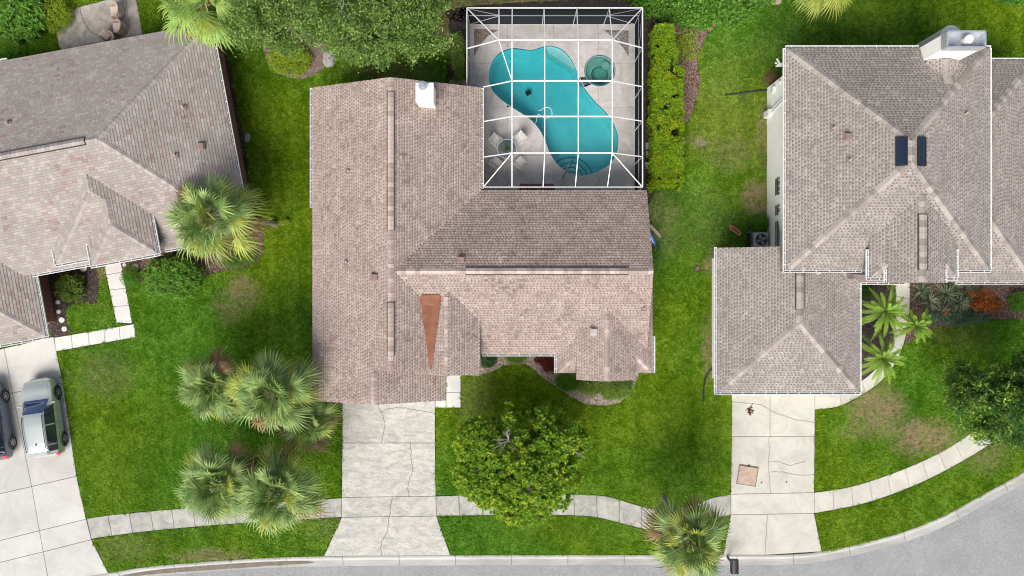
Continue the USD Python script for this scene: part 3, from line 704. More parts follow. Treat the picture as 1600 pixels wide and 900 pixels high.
right.part('meter_box', join([bx((xw - .12, 10.75, .55), (.26, .42, .9), 0, .03), bar((xw - .05, 10.9, 1.0), (xw - .05, 11.25, 3.4), .07, .07), bar((xw - .05, 10.7, 1.0), (xw - .05, 11.0, 3.0), .06, .06)]), 'white_metal', wpr)
right.part('wall_lamp', bx((xw - .07, 12.2, 2.3), (.15, .16, .28), 0, .03), 'white_metal', wpr)
right.part('corner_bracket', join([bx((15.5, 12.9, 3.4), (.35, .06, .6), 0, .01), bx((15.32, 12.95, 3.7), (.08, .5, .08), .6, .01), bx((15.45, 13.0, 3.2), (.4, .08, .08), -.5, .01)]), 'white_metal', wpr)
opening(right, (12.9, -5.6), (17.6, -5.6), .05, 2.2, (0, -1), 'garage_door', False, 4, 8, 'white_paint', 'white_metal')
opening(right, (21.6, .69), (22.6, .69), .05, 2.2, (0, -1), 'front_door', False, 2, 2, 'white_paint', 'clay_brown')
opening(right, (27.0, .84), (29.0, .84), .8, 2.2, (0, -1), 'window')
opening(right, (21.0, .72), (22.5, .72), 3.6, 5.0, (0, -1), 'window')
opening(right, (16.7, 1.78), (18.9, 1.78), 3.5, 4.8, (0, -1), 'window')

# ---- house on the left, turned about ten degrees
TH = math.radians(10.5); OL = np.array([-17.66, 15.53])
E1, E2 = np.array([math.cos(TH), math.sin(TH)]), np.array([-math.sin(TH), math.cos(TH)])
def LL(a, b): return OL + a * E1 + b * E2
def lrect(a0, b0, a1, b1): return [LL(a0, b0), LL(a1, b0), LL(a1, b1), LL(a0, b1)]
left = Thing('suburban_house', 'left house with mottled grey and pink hip roof, turned askew to the street', 'house', (*LL(-8, -7), 0), 'houses along the street')
rl = Roof()
rl.vol(lrect(-30, -12.6, 0, 0), {0: 2.9, 1: 2.9, 2: 2.9}, .5)                         # 0
rl.vol(lrect(-11.1, -12.35, -5.03, -6), {0: 3.40, 1: 3.78, 3: 3.40}, .4)              # 1 wide bay
rl.vol(lrect(-8.87, -12.85, -5.03, -6), {0: 3.78, 1: 3.78, 3: 3.78}, .4)              # 2 narrow bay
rl.vol(lrect(-20.4, -16.3, -12.9, -6), {0: 2.7, 1: 2.7, 3: 2.7}, .95)                 # 3 garage
hr = (2.9 + .42 * 6.3)
cap_l = [(LL(-.15, -.15), LL(-6.25, -6.25)), (LL(-.15, -12.45), LL(-6.25, -6.35)), (LL(-6.3, -6.3), LL(-7.0, -6.3)), (LL(-7.62, -8.2), LL(-7.62, -9.0)), (LL(-10.95, -12.2), LL(-7.75, -9.0)),
         (LL(-6.95, -9.4), LL(-6.95, -10.8)), (LL(-8.75, -12.7), LL(-7.0, -10.95)), (LL(-5.15, -12.7), LL(-6.9, -10.95)), (LL(-13.0, -16.2), LL(-16.6, -12.6)), (LL(-20.2, -16.2), LL(-16.7, -12.7))]
vent_l = [(LL(-7.0, -6.3), LL(-14.0, -6.3))]
g_l = [(LL(0, -12.6), LL(0, -.6), 2.88, E1), (LL(-12.9, -12.6), LL(-9.4, -12.6), 2.88, -E2), (LL(-11.1, -11.2), LL(-11.1, -12.35), 3.38, -E1), (LL(-11.2, -12.35), LL(-8.8, -12.35), 3.38, -E2),
       (LL(-8.87, -11.2), LL(-8.87, -12.85), 3.76, -E1), (LL(-8.97, -12.85), LL(-4.93, -12.85), 3.76, -E2), (LL(-5.03, -12.85), LL(-5.03, -10.6), 3.76, E1), (LL(-5.0, -12.6), LL(-3.6, -12.6), 2.88, -E2),
       (LL(-12.9, -16.3), LL(-12.9, -12.7), 2.68, E1), (LL(-20.4, -16.3), LL(-12.8, -16.3), 2.68, -E2), (LL(-14.9, 0), LL(-12.1, 0), 2.88, E2)]
rpl, wpl, foot_l = build_house(left, rl, 'left', .15, (.17, .36), None, .24, .34, cap_l, vent_l, g_l, 'brown_board', 13)
for px, py, k in [(288, 169, 'pipe'), (316, 229, 'box'), (274, 243, 'pipe'), (15, 194, 'pipe')]: pipe_vent(left, rpl, rl, px, py, k)
def lopen(a0, a1, b, z0, z1, o, *a): opening(left, LL(a0, b), LL(a1, b), z0, z1, o, *a)
lopen(-19.3, -14.3, -15.35, .05, 2.1, -E2, 'garage_door', False, 4, 8, 'white_paint', 'white_metal')
lopen(-7.6, -6.4, -12.45, .05, 2.2, -E2, 'front_door', False, 2, 2, 'white_paint', 'clay_brown')
lopen(-3.8, -2.0, -12.1, .8, 2.1, -E2, 'window')
# ------------------------------------------------------------------ ground, street, paving
single('ground', sheet(sbox(-300, -300, 300, 300).difference(Polygon(PP([(752, 55), (982, 55), (982, 290), (757, 290)]))), -.16), 'soil', 'bare brown earth under the lawns', 'ground', kind='structure')
KB = smooth_line(PP([(-420, 1010), (-200, 965), (0, 923), (100, 906), (170, 895), (240, 884.5), (350, 875.5), (430, 871), (510, 869), (704, 867.5), (900, 867), (1130, 867), (1230, 866.5), (1284, 861.5), (1350, 848), (1420, 828), (1480, 803), (1540, 770), (1600, 737), (1680, 684), (1760, 620), (1840, 540)]), 8)
KBL = LineString(KB)
KOL = KBL.offset_curve(-.66)                      # towards the street (south)
ko = np.array(KOL.coords)
if ko[0, 0] > ko[-1, 0]: ko = ko[::-1]
road_poly = Polygon([*ko, (60, -40), (-60, -40)])
single('road', sheet(road_poly.buffer(.02), -.085), 'asphalt', 'pale grey asphalt street curving past the front lawns', 'road', kind='structure')
kerb = Thing('kerb', 'weathered concrete kerb and gutter between lawns and street', 'kerb', (0, -17, 0), kind='structure')
Lk = KBL.length; n = int(Lk / 3.52)
prof = [(0, -.2), (0, .035), (.05, .045), (.13, .04), (.24, -.05), (.30, -.075), (.66, -.075), (.66, -.2)]
for i in range(n):
    s = np.linspace(i * 3.52 + .012, (i + 1) * 3.52 - .012, 9); rows = []
    for q in s:
        a, b = np.array(KBL.interpolate(max(.001, q - .05)).coords[0]), np.array(KBL.interpolate(q + .05).coords[0]); d = (b - a) / np.linalg.norm(b - a); nn = np.array([d[1], -d[0]]); p = (a + b) / 2
        rows.append([(*(p + nn * k), z) for k, z in prof])
    V = np.array(rows).reshape(-1, 3); m = len(prof)
    F = [[r_ * m + c_, r_ * m + c_ + 1, (r_ + 1) * m + c_ + 1, (r_ + 1) * m + c_] for r_ in range(8) for c_ in range(m - 1)]
    kerb.part('kerb_stone', (V, np.array(F)[:, ::-1]), 'concrete_kerb')
# silt lying in the gutter west of the middle drive
sa, sb_ = [KBL.project(Point(P(x, y)[:2])) for x, y in ((182, 893), (492, 869))]
e0, e1 = [], []
for q in np.linspace(sa, sb_, 30):
    a, b = np.array(KBL.interpolate(max(.001, q - .05)).coords[0]), np.array(KBL.interpolate(q + .05).coords[0]); d = (b - a) / np.linalg.norm(b - a); nn = np.array([d[1], -d[0]]); p = (a + b) / 2
    w = math.sin(math.pi * min(1, max(0, (q - sa) / (sb_ - sa)))) ** .5; e0.append(p + nn * (.40 - .16 * w + rng.normal(0, .012))); e1.append(p + nn * (.40 + .17 * w + rng.normal(0, .012)))
silt = Polygon([*e0, *e1[::-1]]).buffer(0)
single('gutter_silt', prism(silt, -.085, -.058), 'kerb_dirt', 'dark silt and leaf litter lying in the gutter', 'silt', kind='stuff')

paved = []
def slab(t, poly, material, cracks=(), z1=.03, name='concrete_slab', gap=.014, label=None):
    g = (poly if isinstance(poly, Polygon) else Polygon(PP(poly))).buffer(0)
    paved.append(g.buffer(.02, join_style=2))
    g = g.buffer(-gap, join_style=2)
    for c in cracks:
        c = np.array(PP(c)); cc = []
        for a, b in zip(c[:-1], c[1:]):
            for t_ in np.arange(6) / 6: cc.append(a + (b - a) * t_ + rng.normal(0, .018, 2))
        cc.append(c[-1]); g = g.difference(LineString(cc).buffer(.011, cap_style=2))
    ps = polys(g)
    t.part(name, join([prism(p.simplify(.002), -.10, z1, .006 if not p.interiors else 0) for p in ps]), material, label=label)

dl_ = Thing('driveway', 'wide pale concrete driveway of the left house with two parked cars', 'driveway', P(60, 700), kind='structure')
J = lambda y0x0, y0, x1, y1: None
# long joint and cross joints of the left drive
mid = [(7, 544), (20, 614), (50, 760), (62, 829), (68, 862), (80, 930)]
rgt = [(84, 526), (98, 598), (120, 744), (135, 811), (143, 843), (170, 896)]
lft = [(-75, 562), (-60, 632), (-30, 778), (-18, 849), (-10, 881), (0, 950)]
far = [(-155, 580), (-140, 650), (-110, 796), (-98, 868), (-90, 900), (-80, 970)]
for k in range(5):
    for A, B in ((mid, rgt), (lft, mid), (far, lft)): slab(dl_, [A[k], B[k], B[k + 1], A[k + 1]], 'concrete_left')
wl = Thing('front_walk', 'bright new L-shaped concrete walk from the left driveway to the left front door', 'path', P(170, 500), kind='structure')
tL, tR = resample([(162, 408), (183, 508)], 5), resample([(188, 403), (211, 527)], 5)
cut = [0, .20, .44, .70, .965]
for a, b in zip(cut[:-1], cut[1:]):
    q = lambda A, B, t: (A[0] + (B[0] - A[0]) * t, A[1] + (B[1] - A[1]) * t)
    slab(wl, [q((162, 410), (183, 508), a), q((188, 404), (208, 509), a), q((188, 404), (208, 509), b), q((162, 410), (183, 508), b)], 'concrete_new')
for a, b in zip((0, .21, .42, .62, .81), (.21, .42, .62, .81, 1.0)):
    slab(wl, [q((85, 527.5), (210, 506), a), q((85, 527.5), (210, 506), b), q((88, 549), (212, 527), b), q((88, 549), (212, 527), a)], 'concrete_new')
dm = Thing('driveway', 'stained cracked concrete driveway of the middle house, flared at the street', 'driveway', P(608, 750), kind='structure')
slab(dm, [(535, 610), (680, 610), (680, 692), (535, 692)], 'concrete_main', [[(586, 625), (597, 645), (602, 662), (600, 675), (596, 694)], [(594, 645), (608, 638), (630, 637), (655, 641), (682, 646)]])
slab(dm, [(535, 692), (680, 692), (681, 775), (534, 777)], 'concrete_main', [[(641, 690), (643, 718), (645, 735), (640, 748), (637, 760), (639, 778)]])
slab(dm, [(534, 777), (681, 775), (682, 806), (534, 808)], 'concrete_main', [[(614, 774), (610, 792), (608, 809)]])
slab(dm, [(534, 808), (682, 806), (704, 867.5), (506, 869)], 'concrete_main', [[(608, 805), (606, 830), (597, 845), (595, 855), (597, 870)]])
wm = Thing('entry_walk', 'small bright concrete entry pad beside the middle garage', 'path', P(705, 610), kind='structure')
slab(wm, [(697, 575), (720, 575), (720, 613), (697, 613)], 'concrete_new')
slab(wm, [(697, 613), (720, 613), (720, 637), (697, 637)], 'concrete_new')
slab(wm, [(680, 617), (697, 617), (697, 637), (680, 637)], 'concrete_new')
dr = Thing('driveway', 'clean cream concrete driveway of the right house with a square tan hatch', 'driveway', P(1207, 740), kind='structure')
slab(dr, [(1143, 596), (1203, 596), (1203, 682), (1143, 682)], 'concrete_right', [[(1143, 628), (1170, 630), (1190, 632), (1204, 641)]])
slab(dr, [(1203, 596), (1273, 596), (1273, 682), (1203, 682)], 'concrete_right', [[(1203, 641), (1215, 646), (1240, 655), (1274, 660)]])
slab(dr, [(1143, 682), (1273, 682), (1272, 769.5), (1142, 772)], 'concrete_right', [[(1201, 681), (1203, 700), (1200, 725), (1202, 745), (1204, 773)], [(1200, 722), (1212, 720), (1235, 727), (1258, 720)], [(1202, 737), (1225, 737), (1247, 742), (1274, 741)]])
slab(dr, [(1142, 772), (1272, 769.5), (1272, 802), (1142, 804)], 'concrete_right')
slab(dr, [(1142, 804), (1199, 803.2), (1195, 867), (1130, 867)], 'concrete_right')
slab(dr, [(1199, 803.2), (1272, 802), (1284, 861.5), (1195, 867)], 'concrete_right')
wr = Thing('front_walk', 'curved cream concrete walk from the right garage round to the porch', 'path', P(1390, 550), kind='structure')
inner = smooth_line([(1273, 608), (1320, 606), (1350, 592), (1375, 568), (1392, 540), (1399, 510), (1400, 478), (1398, 425)], 10)
outer = smooth_line([(1273, 640), (1310, 635), (1348, 616), (1380, 592), (1402, 562), (1415, 525), (1421, 480), (1421, 425)], 10)
ci, co = resample(inner, 43), resample(outer, 43)
for a in range(0, 42, 6): slab(wr, [*map(tuple, ci[a:a + 7]), *map(tuple, co[a:a + 7][::-1])], 'concrete_right')

sw = Thing('sidewalk', 'grey concrete sidewalk of square slabs running past all three front lawns', 'sidewalk', P(800, 790), kind='structure')
def walk(top, bot, sp, matl):
    T, B = smooth_line(top, 12), smooth_line(bot, 12); n_ = max(1, int(round(LineString(T).length / sp))); T, B = resample(T, n_ * 4 + 1), resample(B, n_ * 4 + 1)
    for i in range(n_): slab(sw, [*map(tuple, T[i * 4:i * 4 + 5]), *map(tuple, B[i * 4:i * 4 + 5][::-1])], matl)
walk([(136, 810), (170, 805), (240, 798), (330, 791), (430, 784), (534, 778)], [(143, 842), (175, 837), (240, 829), (330, 821), (430, 814), (534, 808)], 34, 'concrete_walk')
walk([(681, 775), (760, 773), (880, 772), (945, 775), (985, 786), (1020, 795), (1052, 795), (1085, 788), (1112, 778), (1142, 772)], [(682, 806), (760, 805), (880, 805), (930, 808), (965, 816), (1010, 827), (1055, 829), (1090, 822), (1115, 811), (1142, 804)], 35, 'concrete_walk')
walk([(1272, 769.5), (1330, 760), (1390, 741), (1450, 716), (1500, 688), (1545, 655), (1590, 615), (1650, 560)], [(1272, 802), (1340, 789), (1400, 770), (1460, 744), (1520, 711), (1565, 680), (1612, 638), (1672, 582)], 29, 'concrete_right')
pt = Thing('patio', 'old stained concrete back patio behind the left house', 'patio', P(150, 40), kind='structure')
slab(pt, [(86, 38), (120, 12), (196, -8), (205, 60), (110, 100), (92, 72)], 'old_patio', [[(123, 6), (130, 30), (140, 48), (158, 58)]])
slab(pt, [(196, -8), (212, -8), (225, 62), (205, 64)], 'old_patio')

# ------------------------------------------------------------------ planting beds
beds = []
def bed(name, pts, matl, label, chips=None, dens=0, size=(.03, .06), z=.0, cat='planting bed'):
    g = Polygon(smooth_line(PP(pts), 5, True)).buffer(0)
    for q_ in paved: g = g.difference(q_)
    beds.append(g); single(name, sheet(g, z), matl, label, cat, kind='structure')
    if chips: chip_jobs.append((g, chips, dens, size, label))
    return g
chip_jobs = []
bed('stone_bed', [(724, 566), (728, 584), (738, 588), (750, 587), (766, 582), (790, 571), (815, 569.5), (830, 574), (850, 592), (880, 612), (910, 629), (938, 633.5), (963, 631), (982, 618), (993, 600), (996, 575), (960, 545), (880, 535), (800, 525), (745, 540)], 'stone_bed', 'curving bed of pinkish river stones along the middle house', 'river_stones', 330, (.035, .075))
bed('mulch_bed', [(60, 428), (80, 424), (112, 414), (142, 408), (152, 414), (152, 471), (128, 473), (106, 480), (107, 505), (112, 519), (84, 526), (70, 500)], 'dark_mulch_bed', 'courtyard bed of dark mulch in front of the left garage', 'dark_mulch_chips', 240, (.03, .08))
bed('mulch_bed', [(190, 402), (270, 385), (340, 365), (400, 352), (412, 372), (408, 402), (385, 418), (345, 424), (322, 432), (300, 440), (260, 455), (222, 440), (200, 448), (193, 445)], 'mulch_bed', 'mulch bed round the shrub and palm at the left house', 'mulch_chips', 200, (.03, .07))
bed('mulch_bed', [(338, 60), (352, 80), (362, 110), (368, 150), (378, 200), (385, 240), (392, 290), (404, 340), (396, 350), (380, 330), (350, 130)], 'dark_mulch_bed', 'narrow dark mulch strip under the east eave of the left house', 'dark_mulch_chips', 170, (.03, .08))
bed('mulch_bed', [(412, 60), (416, 92), (428, 110), (452, 121), (480, 122), (504, 109), (517, 88), (512, 70), (460, 40)], 'stone_bed', 'curved mulch bed edged round the lime shrub under the oaks', 'mulch_chips', 160, (.03, .07))
bed('mulch_bed', [(702, 30), (735, 18), (735, 136), (700, 132), (699, 100), (706, 75)], 'dark_mulch_bed', 'dark mulch strip on the west side of the pool cage', 'dark_mulch_chips', 120, (.03, .07))
bed('mulch_bed', [(728, 10), (1024, 8), (1024, 120), (1022, 300), (985, 300), (985, 36), (728, 36)], 'dark_mulch_bed', 'bare dark soil strip round the pool cage and behind the clipped hedge', 'dark_mulch_chips', 70, (.02, .05))
bed('mulch_bed', [(1040, -30), (1230, -30), (1205, -5), (1185, 8), (1150, 22), (1118, 42), (1098, 68), (1090, 95), (1094, 125), (1088, 160), (1072, 195), (1060, 180), (1052, 120), (1045, 60)], 'mulch_bed', 'reddish leaf-mulch bed at the back beside the hedge', 'mulch_chips', 300, (.04, .10))
bed('mulch_bed', [(1343, 436), (1398, 434), (1402, 480), (1404, 520), (1390, 555), (1370, 580), (1343, 600), (1335, 520)], 'dark_mulch_bed', 'dark mulch bed under the feathery palms by the right garage', 'dark_mulch_chips', 150, (.03, .07))
bed('mulch_bed', [(1417, 430), (1600, 430), (1700, 430), (1700, 500), (1590, 499), (1540, 501), (1490, 509), (1450, 517), (1428, 530), (1414, 535), (1418, 480)], 'mulch_bed', 'reddish mulch bed along the front of the right house', 'mulch_chips', 230, (.03, .07))

# ------------------------------------------------------------------ pool terrace
pool_out = Polygon(smooth_line(PP([(763, 122), (768, 98), (781, 82), (798, 75), (814, 75.5), (831, 77.5), (848, 72.5), (862, 71), (877, 76), (889, 87), (898, 102), (905, 120), (914, 138), (929, 157), (947, 175), (959, 192), (966, 213), (965, 235), (956, 254), (938, 267), (912, 275), (890, 271.5), (871, 258), (859, 240), (851, 220), (841, 201), (824, 184), (802, 170), (781, 155), (768, 140)]), 6, True))
sc_ = P(937, 111)[:2]; SPR = .96
spa_out = Point(*sc_).buffer(SPR, 32)
spill = Polygon(PP([(903, 121), (920, 119), (926, 131), (910, 138)]))
tw = Polygon(smooth_line(PP([(741, 45.5), (779, 47), (763, 56), (752, 68), (745, 80), (741, 88)]), 1, True)).buffer(0)
te = Polygon(PP([(943, 47), (982, 48), (982, 88), (973, 74), (960, 60)]))
yS = 5.25
deck_poly = Polygon([P(733, 38)[:2], P(992, 39)[:2], (P(992, 39)[0], yS), (-2.3, yS), (-2.3, 11.2), (P(733, 38)[0], 11.2)])
terrace = Thing('pool_terrace', 'pale stained concrete pool terrace inside the screen cage', 'terrace', P(860, 170), kind='structure')
dk = deck_poly.difference(pool_out).difference(spa_out).difference(spill).difference(tw).difference(te)
W_, E_, N_, S_ = deck_poly.bounds[0], deck_poly.bounds[2], deck_poly.bounds[3], deck_poly.bounds[1]
xs, ys = [W_, -.3, 2.6, 5.4, E_], [S_, 8.3, 11.3, 14.0, N_]
for i in range(4):
    for j in range(4):
        g = dk.intersection(sbox(xs[i], ys[j], xs[i + 1], ys[j + 1]))
        if g.area > .05: terrace.part('concrete_slab', join([prism(p.buffer(-.006, join_style=2), -.16, .05) for p in polys(g) if p.area > .05]), 'pool_deck')
paved.append(deck_poly)
bed('planter', [(741, 45), (760, 46), (779, 47), (763, 56), (752, 68), (745, 80), (741, 88), (740, 65)], 'stone_bed', 'triangular planter of brown stones in the west corner of the terrace', cat='planter') if False else None
for g, k, lab in ((tw, 'brown_stones', 'triangular planter of brown lava stones in the west corner of the pool terrace'), (te, 'grey_stones', 'triangular planter of grey stones in the east corner of the pool terrace')):
    single('planter', sheet(g, .012), 'stone_bed', lab, 'planter', kind='structure'); chip_jobs.append((g, k, 330, (.04, .085), lab))
def shell(g, depth, ztop=.03):
    v = np.array(g.exterior.coords)[:-1]; v = v if g.exterior.is_ccw else v[::-1]; m = len(v); q = np.array(g.buffer(-.25).exterior.coords)
    ins = np.array([v[i] for i in range(m)])
    c = v.mean(0)
    inn = g.buffer(-.18); low = np.array([inn.exterior.interpolate(inn.exterior.project(Point(p))).coords[0] for p in v])
    V = np.vstack([np.c_[v, np.full(m, ztop)], np.c_[v, .35 - depth(v)], np.c_[low, -depth(low)]])
    F = [[k * m + i, (k + 1) * m + i, (k + 1) * m + (i + 1) % m, k * m + (i + 1) % m] for k in (0, 1) for i in range(m)]
    fv, ff_ = tri(inn); return join([(V, np.array(F)[:, ::-1][:, ::-1]), (np.c_[fv, -depth(fv)], ff_)])
pool = Thing('swimming_pool', 'turquoise kidney-shaped swimming pool with corner steps and sun shelf', 'swimming pool', P(860, 170))
poolg = pool_out.simplify(.004)
sp_ = pool.part('shell', shell(poolg, lambda p: 1.00 + .085 * (p[:, 1] - 6.5)), 'plaster_blue')
pool.part('tile_band', prism(poolg.difference(poolg.buffer(-.025)), -.16, .022), 'tile_dark', sp_)
pool.part('coping', prism(poolg.buffer(.012).difference(poolg.buffer(-.02)), .02, .056), 'concrete_new', sp_)
shelf = poolg.intersection(Polygon(PP([(852, 60), (856, 78), (875, 90), (895, 103), (915, 110), (905, 80), (880, 60)])))
pool.part('sun_shelf', prism(shelf, -2.0, -.42), 'plaster_shelf')
stc = P(893, 279)[:2]
for k, (r_, z) in enumerate(((1.50, -.95), (1.12, -.72), (.80, -.5), (.48, -.3))):
    g = poolg.intersection(Point(*stc).buffer(r_, 32))
    if g.area > .02: pool.part('step', prism(g, -1.8, z), 'plaster_step'); 
    if g.area > .02: pool.part('step_edge', prism(g.difference(Point(*stc).buffer(r_ - .05, 32)), z, z + .008), 'tile_dark')
pool.part('water', prism(poolg.buffer(-.002), -2.2, -.10), 'pool_water')
pool.part('drain', cyl((*P(812, 137)[:2], -1.50), .14, .03, 16), 'white_metal')
hose = smooth_line([(*P(828, 139)[:2], -1.2), (*P(835, 158)[:2], -.9), (*P(842, 172)[:2], -.12), (*P(852, 167)[:2], -.10), (*P(861, 170)[:2], -.09), (*P(862, 180)[:2], -.09), (*P(852, 184)[:2], -.09), (*P(841, 178)[:2], -.09), (*P(838, 188)[:2], -.1), (*P(836, 196)[:2], -.1)], 8)
cl_ = Thing('pool_cleaner', 'small pool cleaner with a pale looping hose in the turquoise pool', 'pool cleaner', P(826, 137, -1.3))
cl_.part('hose', tube(hose, .022, 6), 'white_metal')
cl_.part('body', join([bx((*P(826, 137)[:2], -1.22), (.34, .3, .16), .5, .04), bx((*P(826, 137)[:2], -1.12), (.18, .16, .1), .5, .03)]), 'black_plastic')
spa = Thing('spa', 'round greenish spa beside the turquoise pool', 'spa', (*sc_, 0))
so = spa_out.simplify(.004)
s1 = spa.part('shell', join([prism(so.difference(so.buffer(-.06)), -.9, .045, 0), prism(so.buffer(-.06), -.95, -.9)]), 'plaster_spa')
spa.part('bench', prism(so.buffer(-.06).difference(Point(sc_[0] + .05, sc_[1] - .12).buffer(.52, 24)), -.9, -.42), 'plaster_spa')
spa.part('bench_edge', prism(Point(sc_[0] + .05, sc_[1] - .12).buffer(.54, 24).difference(Point(sc_[0] + .05, sc_[1] - .12).buffer(.50, 24)), -.42, -.41), 'tile_dark')
spa.part('rim', prism(so.buffer(.012).difference(so.buffer(-.03)), .045, .075), 'tile_dark')
spa.part('step', prism(Point(sc_[0] + .40, sc_[1] + .42).buffer(.25, 20).intersection(so.buffer(-.15)), -.42, -.2), 'plaster_spa')
for dx, dy in ((-.12, .02), (.10, -.33)): spa.part('drain', cyl((sc_[0] + dx, sc_[1] + dy, -.9), .09, .03, 16), 'white_metal')
spa.part('water', prism(so.buffer(-.03), -1.2, .035), 'spa_water')
spa.part('spillway', join([bx((*P(911, 129)[:2], -.05), (.42, .42, .18), .5, .02)]), 'tile_dark')

# ------------------------------------------------------------------ screen cage
cage = Thing('pool_cage', 'white aluminium screen cage with sloped sides standing over the pool', 'screen enclosure', P(860, 170))
zE, zT = 2.72, 3.9
XW, XE, YN, YS = P(733, 0)[0] + .03, P(991.5, 0)[0], P(0, 39)[1], 5.92
YM = 11.85                                              # where the house gable takes over from the west wall
XH = -1.68
tx0, tx1, ty0, ty1 = P(779, 0, zT)[0], P(956.5, 0, zT)[0], P(0, 239, zT)[1], P(0, 62.5, zT)[1]
xa = P(800, 0, zT)[0]; ya = P(0, 126.5, zT)[1]
bxs = [xa, P(851, 0, zT)[0], P(903.5, 0, zT)[0], tx1]; bys = [ty1, ya, P(0, 182, zT)[1], ty0]
def beam(a, b, w=.075, h=.10, name='beam'): cage.part(name, bar(a, b, w * .68, h, bev=.006), 'white_metal')
def post(x, y, z1=zE, w=.07): beam((x, y, .05), (x, y, z1), w, w, 'post')
# eave ring
for a, b in (((XW, YN), (XE, YN)), ((XE, YN), (XE, YS)), ((XE, YS), (XH, YS)), ((XW, YN), (XW, YM)), ((XH, YM), (XH, YS))): beam((*a, zE), (*b, zE), .09, .12)
# flat top
for y in bys: beam((tx0 if y == ty1 else xa, y, zT), (tx1, y, zT), .13 if y == ya else .10, .12)
for x in (bxs[1], bxs[2], bxs[3]): beam((x, ty0, zT), (x, ty1, zT), .09, .11)
beam((xa, ty0, zT), (xa, ty1, zT), .10, .12)
beam((tx0, ty1, zT), (xa, ya, zT), .08, .10)
# sloping rafters
for x in bxs[:3]: beam((x, ty1, zT), (x + .02, YN, zE))
beam((tx0, ty1, zT), (tx0, YN, zE))
beam((tx1, ty1, zT), (P(952, 0, zE)[0], YN, zE))
for x, xe in zip(bxs, (xa, bxs[1] - .04, bxs[2] - .07, bxs[3] - .12)): beam((x, ty0, zT), (xe, YS, zE))
for y in bys:
    beam((tx1, y, zT), (XE, y - .06 if y == ty1 else y, zE))
beam((tx0, ty1, zT), (XW, ty1 - .1, zE))
for y in bys[1:]: beam((xa, y, zT), (XH, y - .02, zE))
beam((tx0, ty1, zT), (XW, YN, zE)); beam((tx1, ty1, zT), (XE, YN, zE)); beam((tx1, ty0, zT), (XE, YS, zE)); beam((xa, ty0, zT), (XH, YS, zE))
# posts, rails, braces
pn = [XW, tx0, xa, bxs[1] + .02, bxs[2] + .03, P(952, 0, zE)[0], XE]
for x in pn: post(x, YN)
for y in (ty1 - .06, ya, bys[2], ty0, YS): post(XE, y)
for y in (ty1 - .1, YM): post(XW, y)
for z in (.09, 1.55):
    beam((XW, YN, z), (XE, YN, z), .06, .06, 'rail'); beam((XE, YN, z), (XE, YS, z), .06, .06, 'rail'); beam((XW, YN, z), (XW, YM, z), .06, .06, 'rail')
for a, b in (((XW, YN, 2.66), (tx0, YN, 1.6)), ((XW, YN, .12), (tx0, YN, 1.5)), ((XE, YN, 2.66), (pn[5], YN, 1.6)), ((XE, YN, .12), (pn[5], YN, 1.5)), ((XE, YN, 2.66), (XE, ty1, 1.6))): beam(a, b, .045, .045, 'brace')
# screens: one panel in each opening
def pane(*p):
    p = np.array(p, float); cage.part('screen_panel', (p, np.array([[0, i, i + 1] for i in range(1, len(p) - 1)])), 'insect_screen')
D = -.02
xr = [xa, bxs[1], bxs[2], bxs[3]]
for i in range(3):
    for j in range(3): pane((xr[i], bys[j + 1], zT + D), (xr[i + 1], bys[j + 1], zT + D), (xr[i + 1], bys[j], zT + D), (xr[i], bys[j], zT + D))
pane((tx0, ty1, zT + D), (xa, ya, zT + D), (xa, ty1, zT + D))
xn = [tx0, xa, bxs[1], bxs[2], tx1]
for i in range(4): pane((xn[i], ty1, zT + D), (xn[i + 1], ty1, zT + D), (xn[i + 1], YN, zE + D), (xn[i], YN, zE + D))
pane((tx1, ty1, zT + D), (XE, YN, zE + D), (tx1 - .1, YN, zE + D)); pane((tx0, ty1, zT + D), (tx0, YN, zE + D), (XW, YN, zE + D)); pane((tx0, ty1, zT + D), (XW, YN, zE + D), (XW, ty1 - .1, zE + D))
pane((tx1, ty1, zT + D), (XE, ty1 - .06, zE + D), (XE, YN, zE + D))
for i in range(3):
    pane((tx1, bys[i + 1], zT + D), (XE, bys[i + 1], zE + D), (XE, bys[i], zE + D), (tx1, bys[i], zT + D))
    pane((xr[i], ty0, zT + D), (xr[i], YS, zE + D), (xr[i + 1] - .1, YS, zE + D), (xr[i + 1], ty0, zT + D))
for i in (1, 2): pane((xa, bys[i], zT + D), (XH, bys[i], zE + D), (XH, bys[i + 1], zE + D), (xa, bys[i + 1], zT + D))
pane((tx0, ty1, zT + D), (XW, ty1 - .1, zE + D), (XW, YM, zE + D), (XH, YM, zE + D), (xa, ya, zT + D))
pane((xa, ty0, zT + D), (XH, ty0, zE + D), (XH, YS, zE + D), (xa, YS, zE + D)); pane((tx1, ty0, zT + D), (tx1, YS, zE + D), (XE, YS, zE + D), (XE, ty0, zE + D))
for a, b in zip(pn[:-1], pn[1:]):
    for z0, z1 in ((.1, 1.55), (1.55, zE)): pane((a, YN, z0), (b, YN, z0), (b, YN, z1), (a, YN, z1))
pe = [YN, ty1 - .06, ya, bys[2], ty0, YS]
for a, b in zip(pe[:-1], pe[1:]):
    for z0, z1 in ((.1, 1.55), (1.55, zE)): pane((XE, a, z0), (XE, b, z0), (XE, b, z1), (XE, a, z1))
for a, b in ((YN, ty1 - .1), (ty1 - .1, YM)): pane((XW, a, .1), (XW, b, .1), (XW, b, zE), (XW, a, zE))

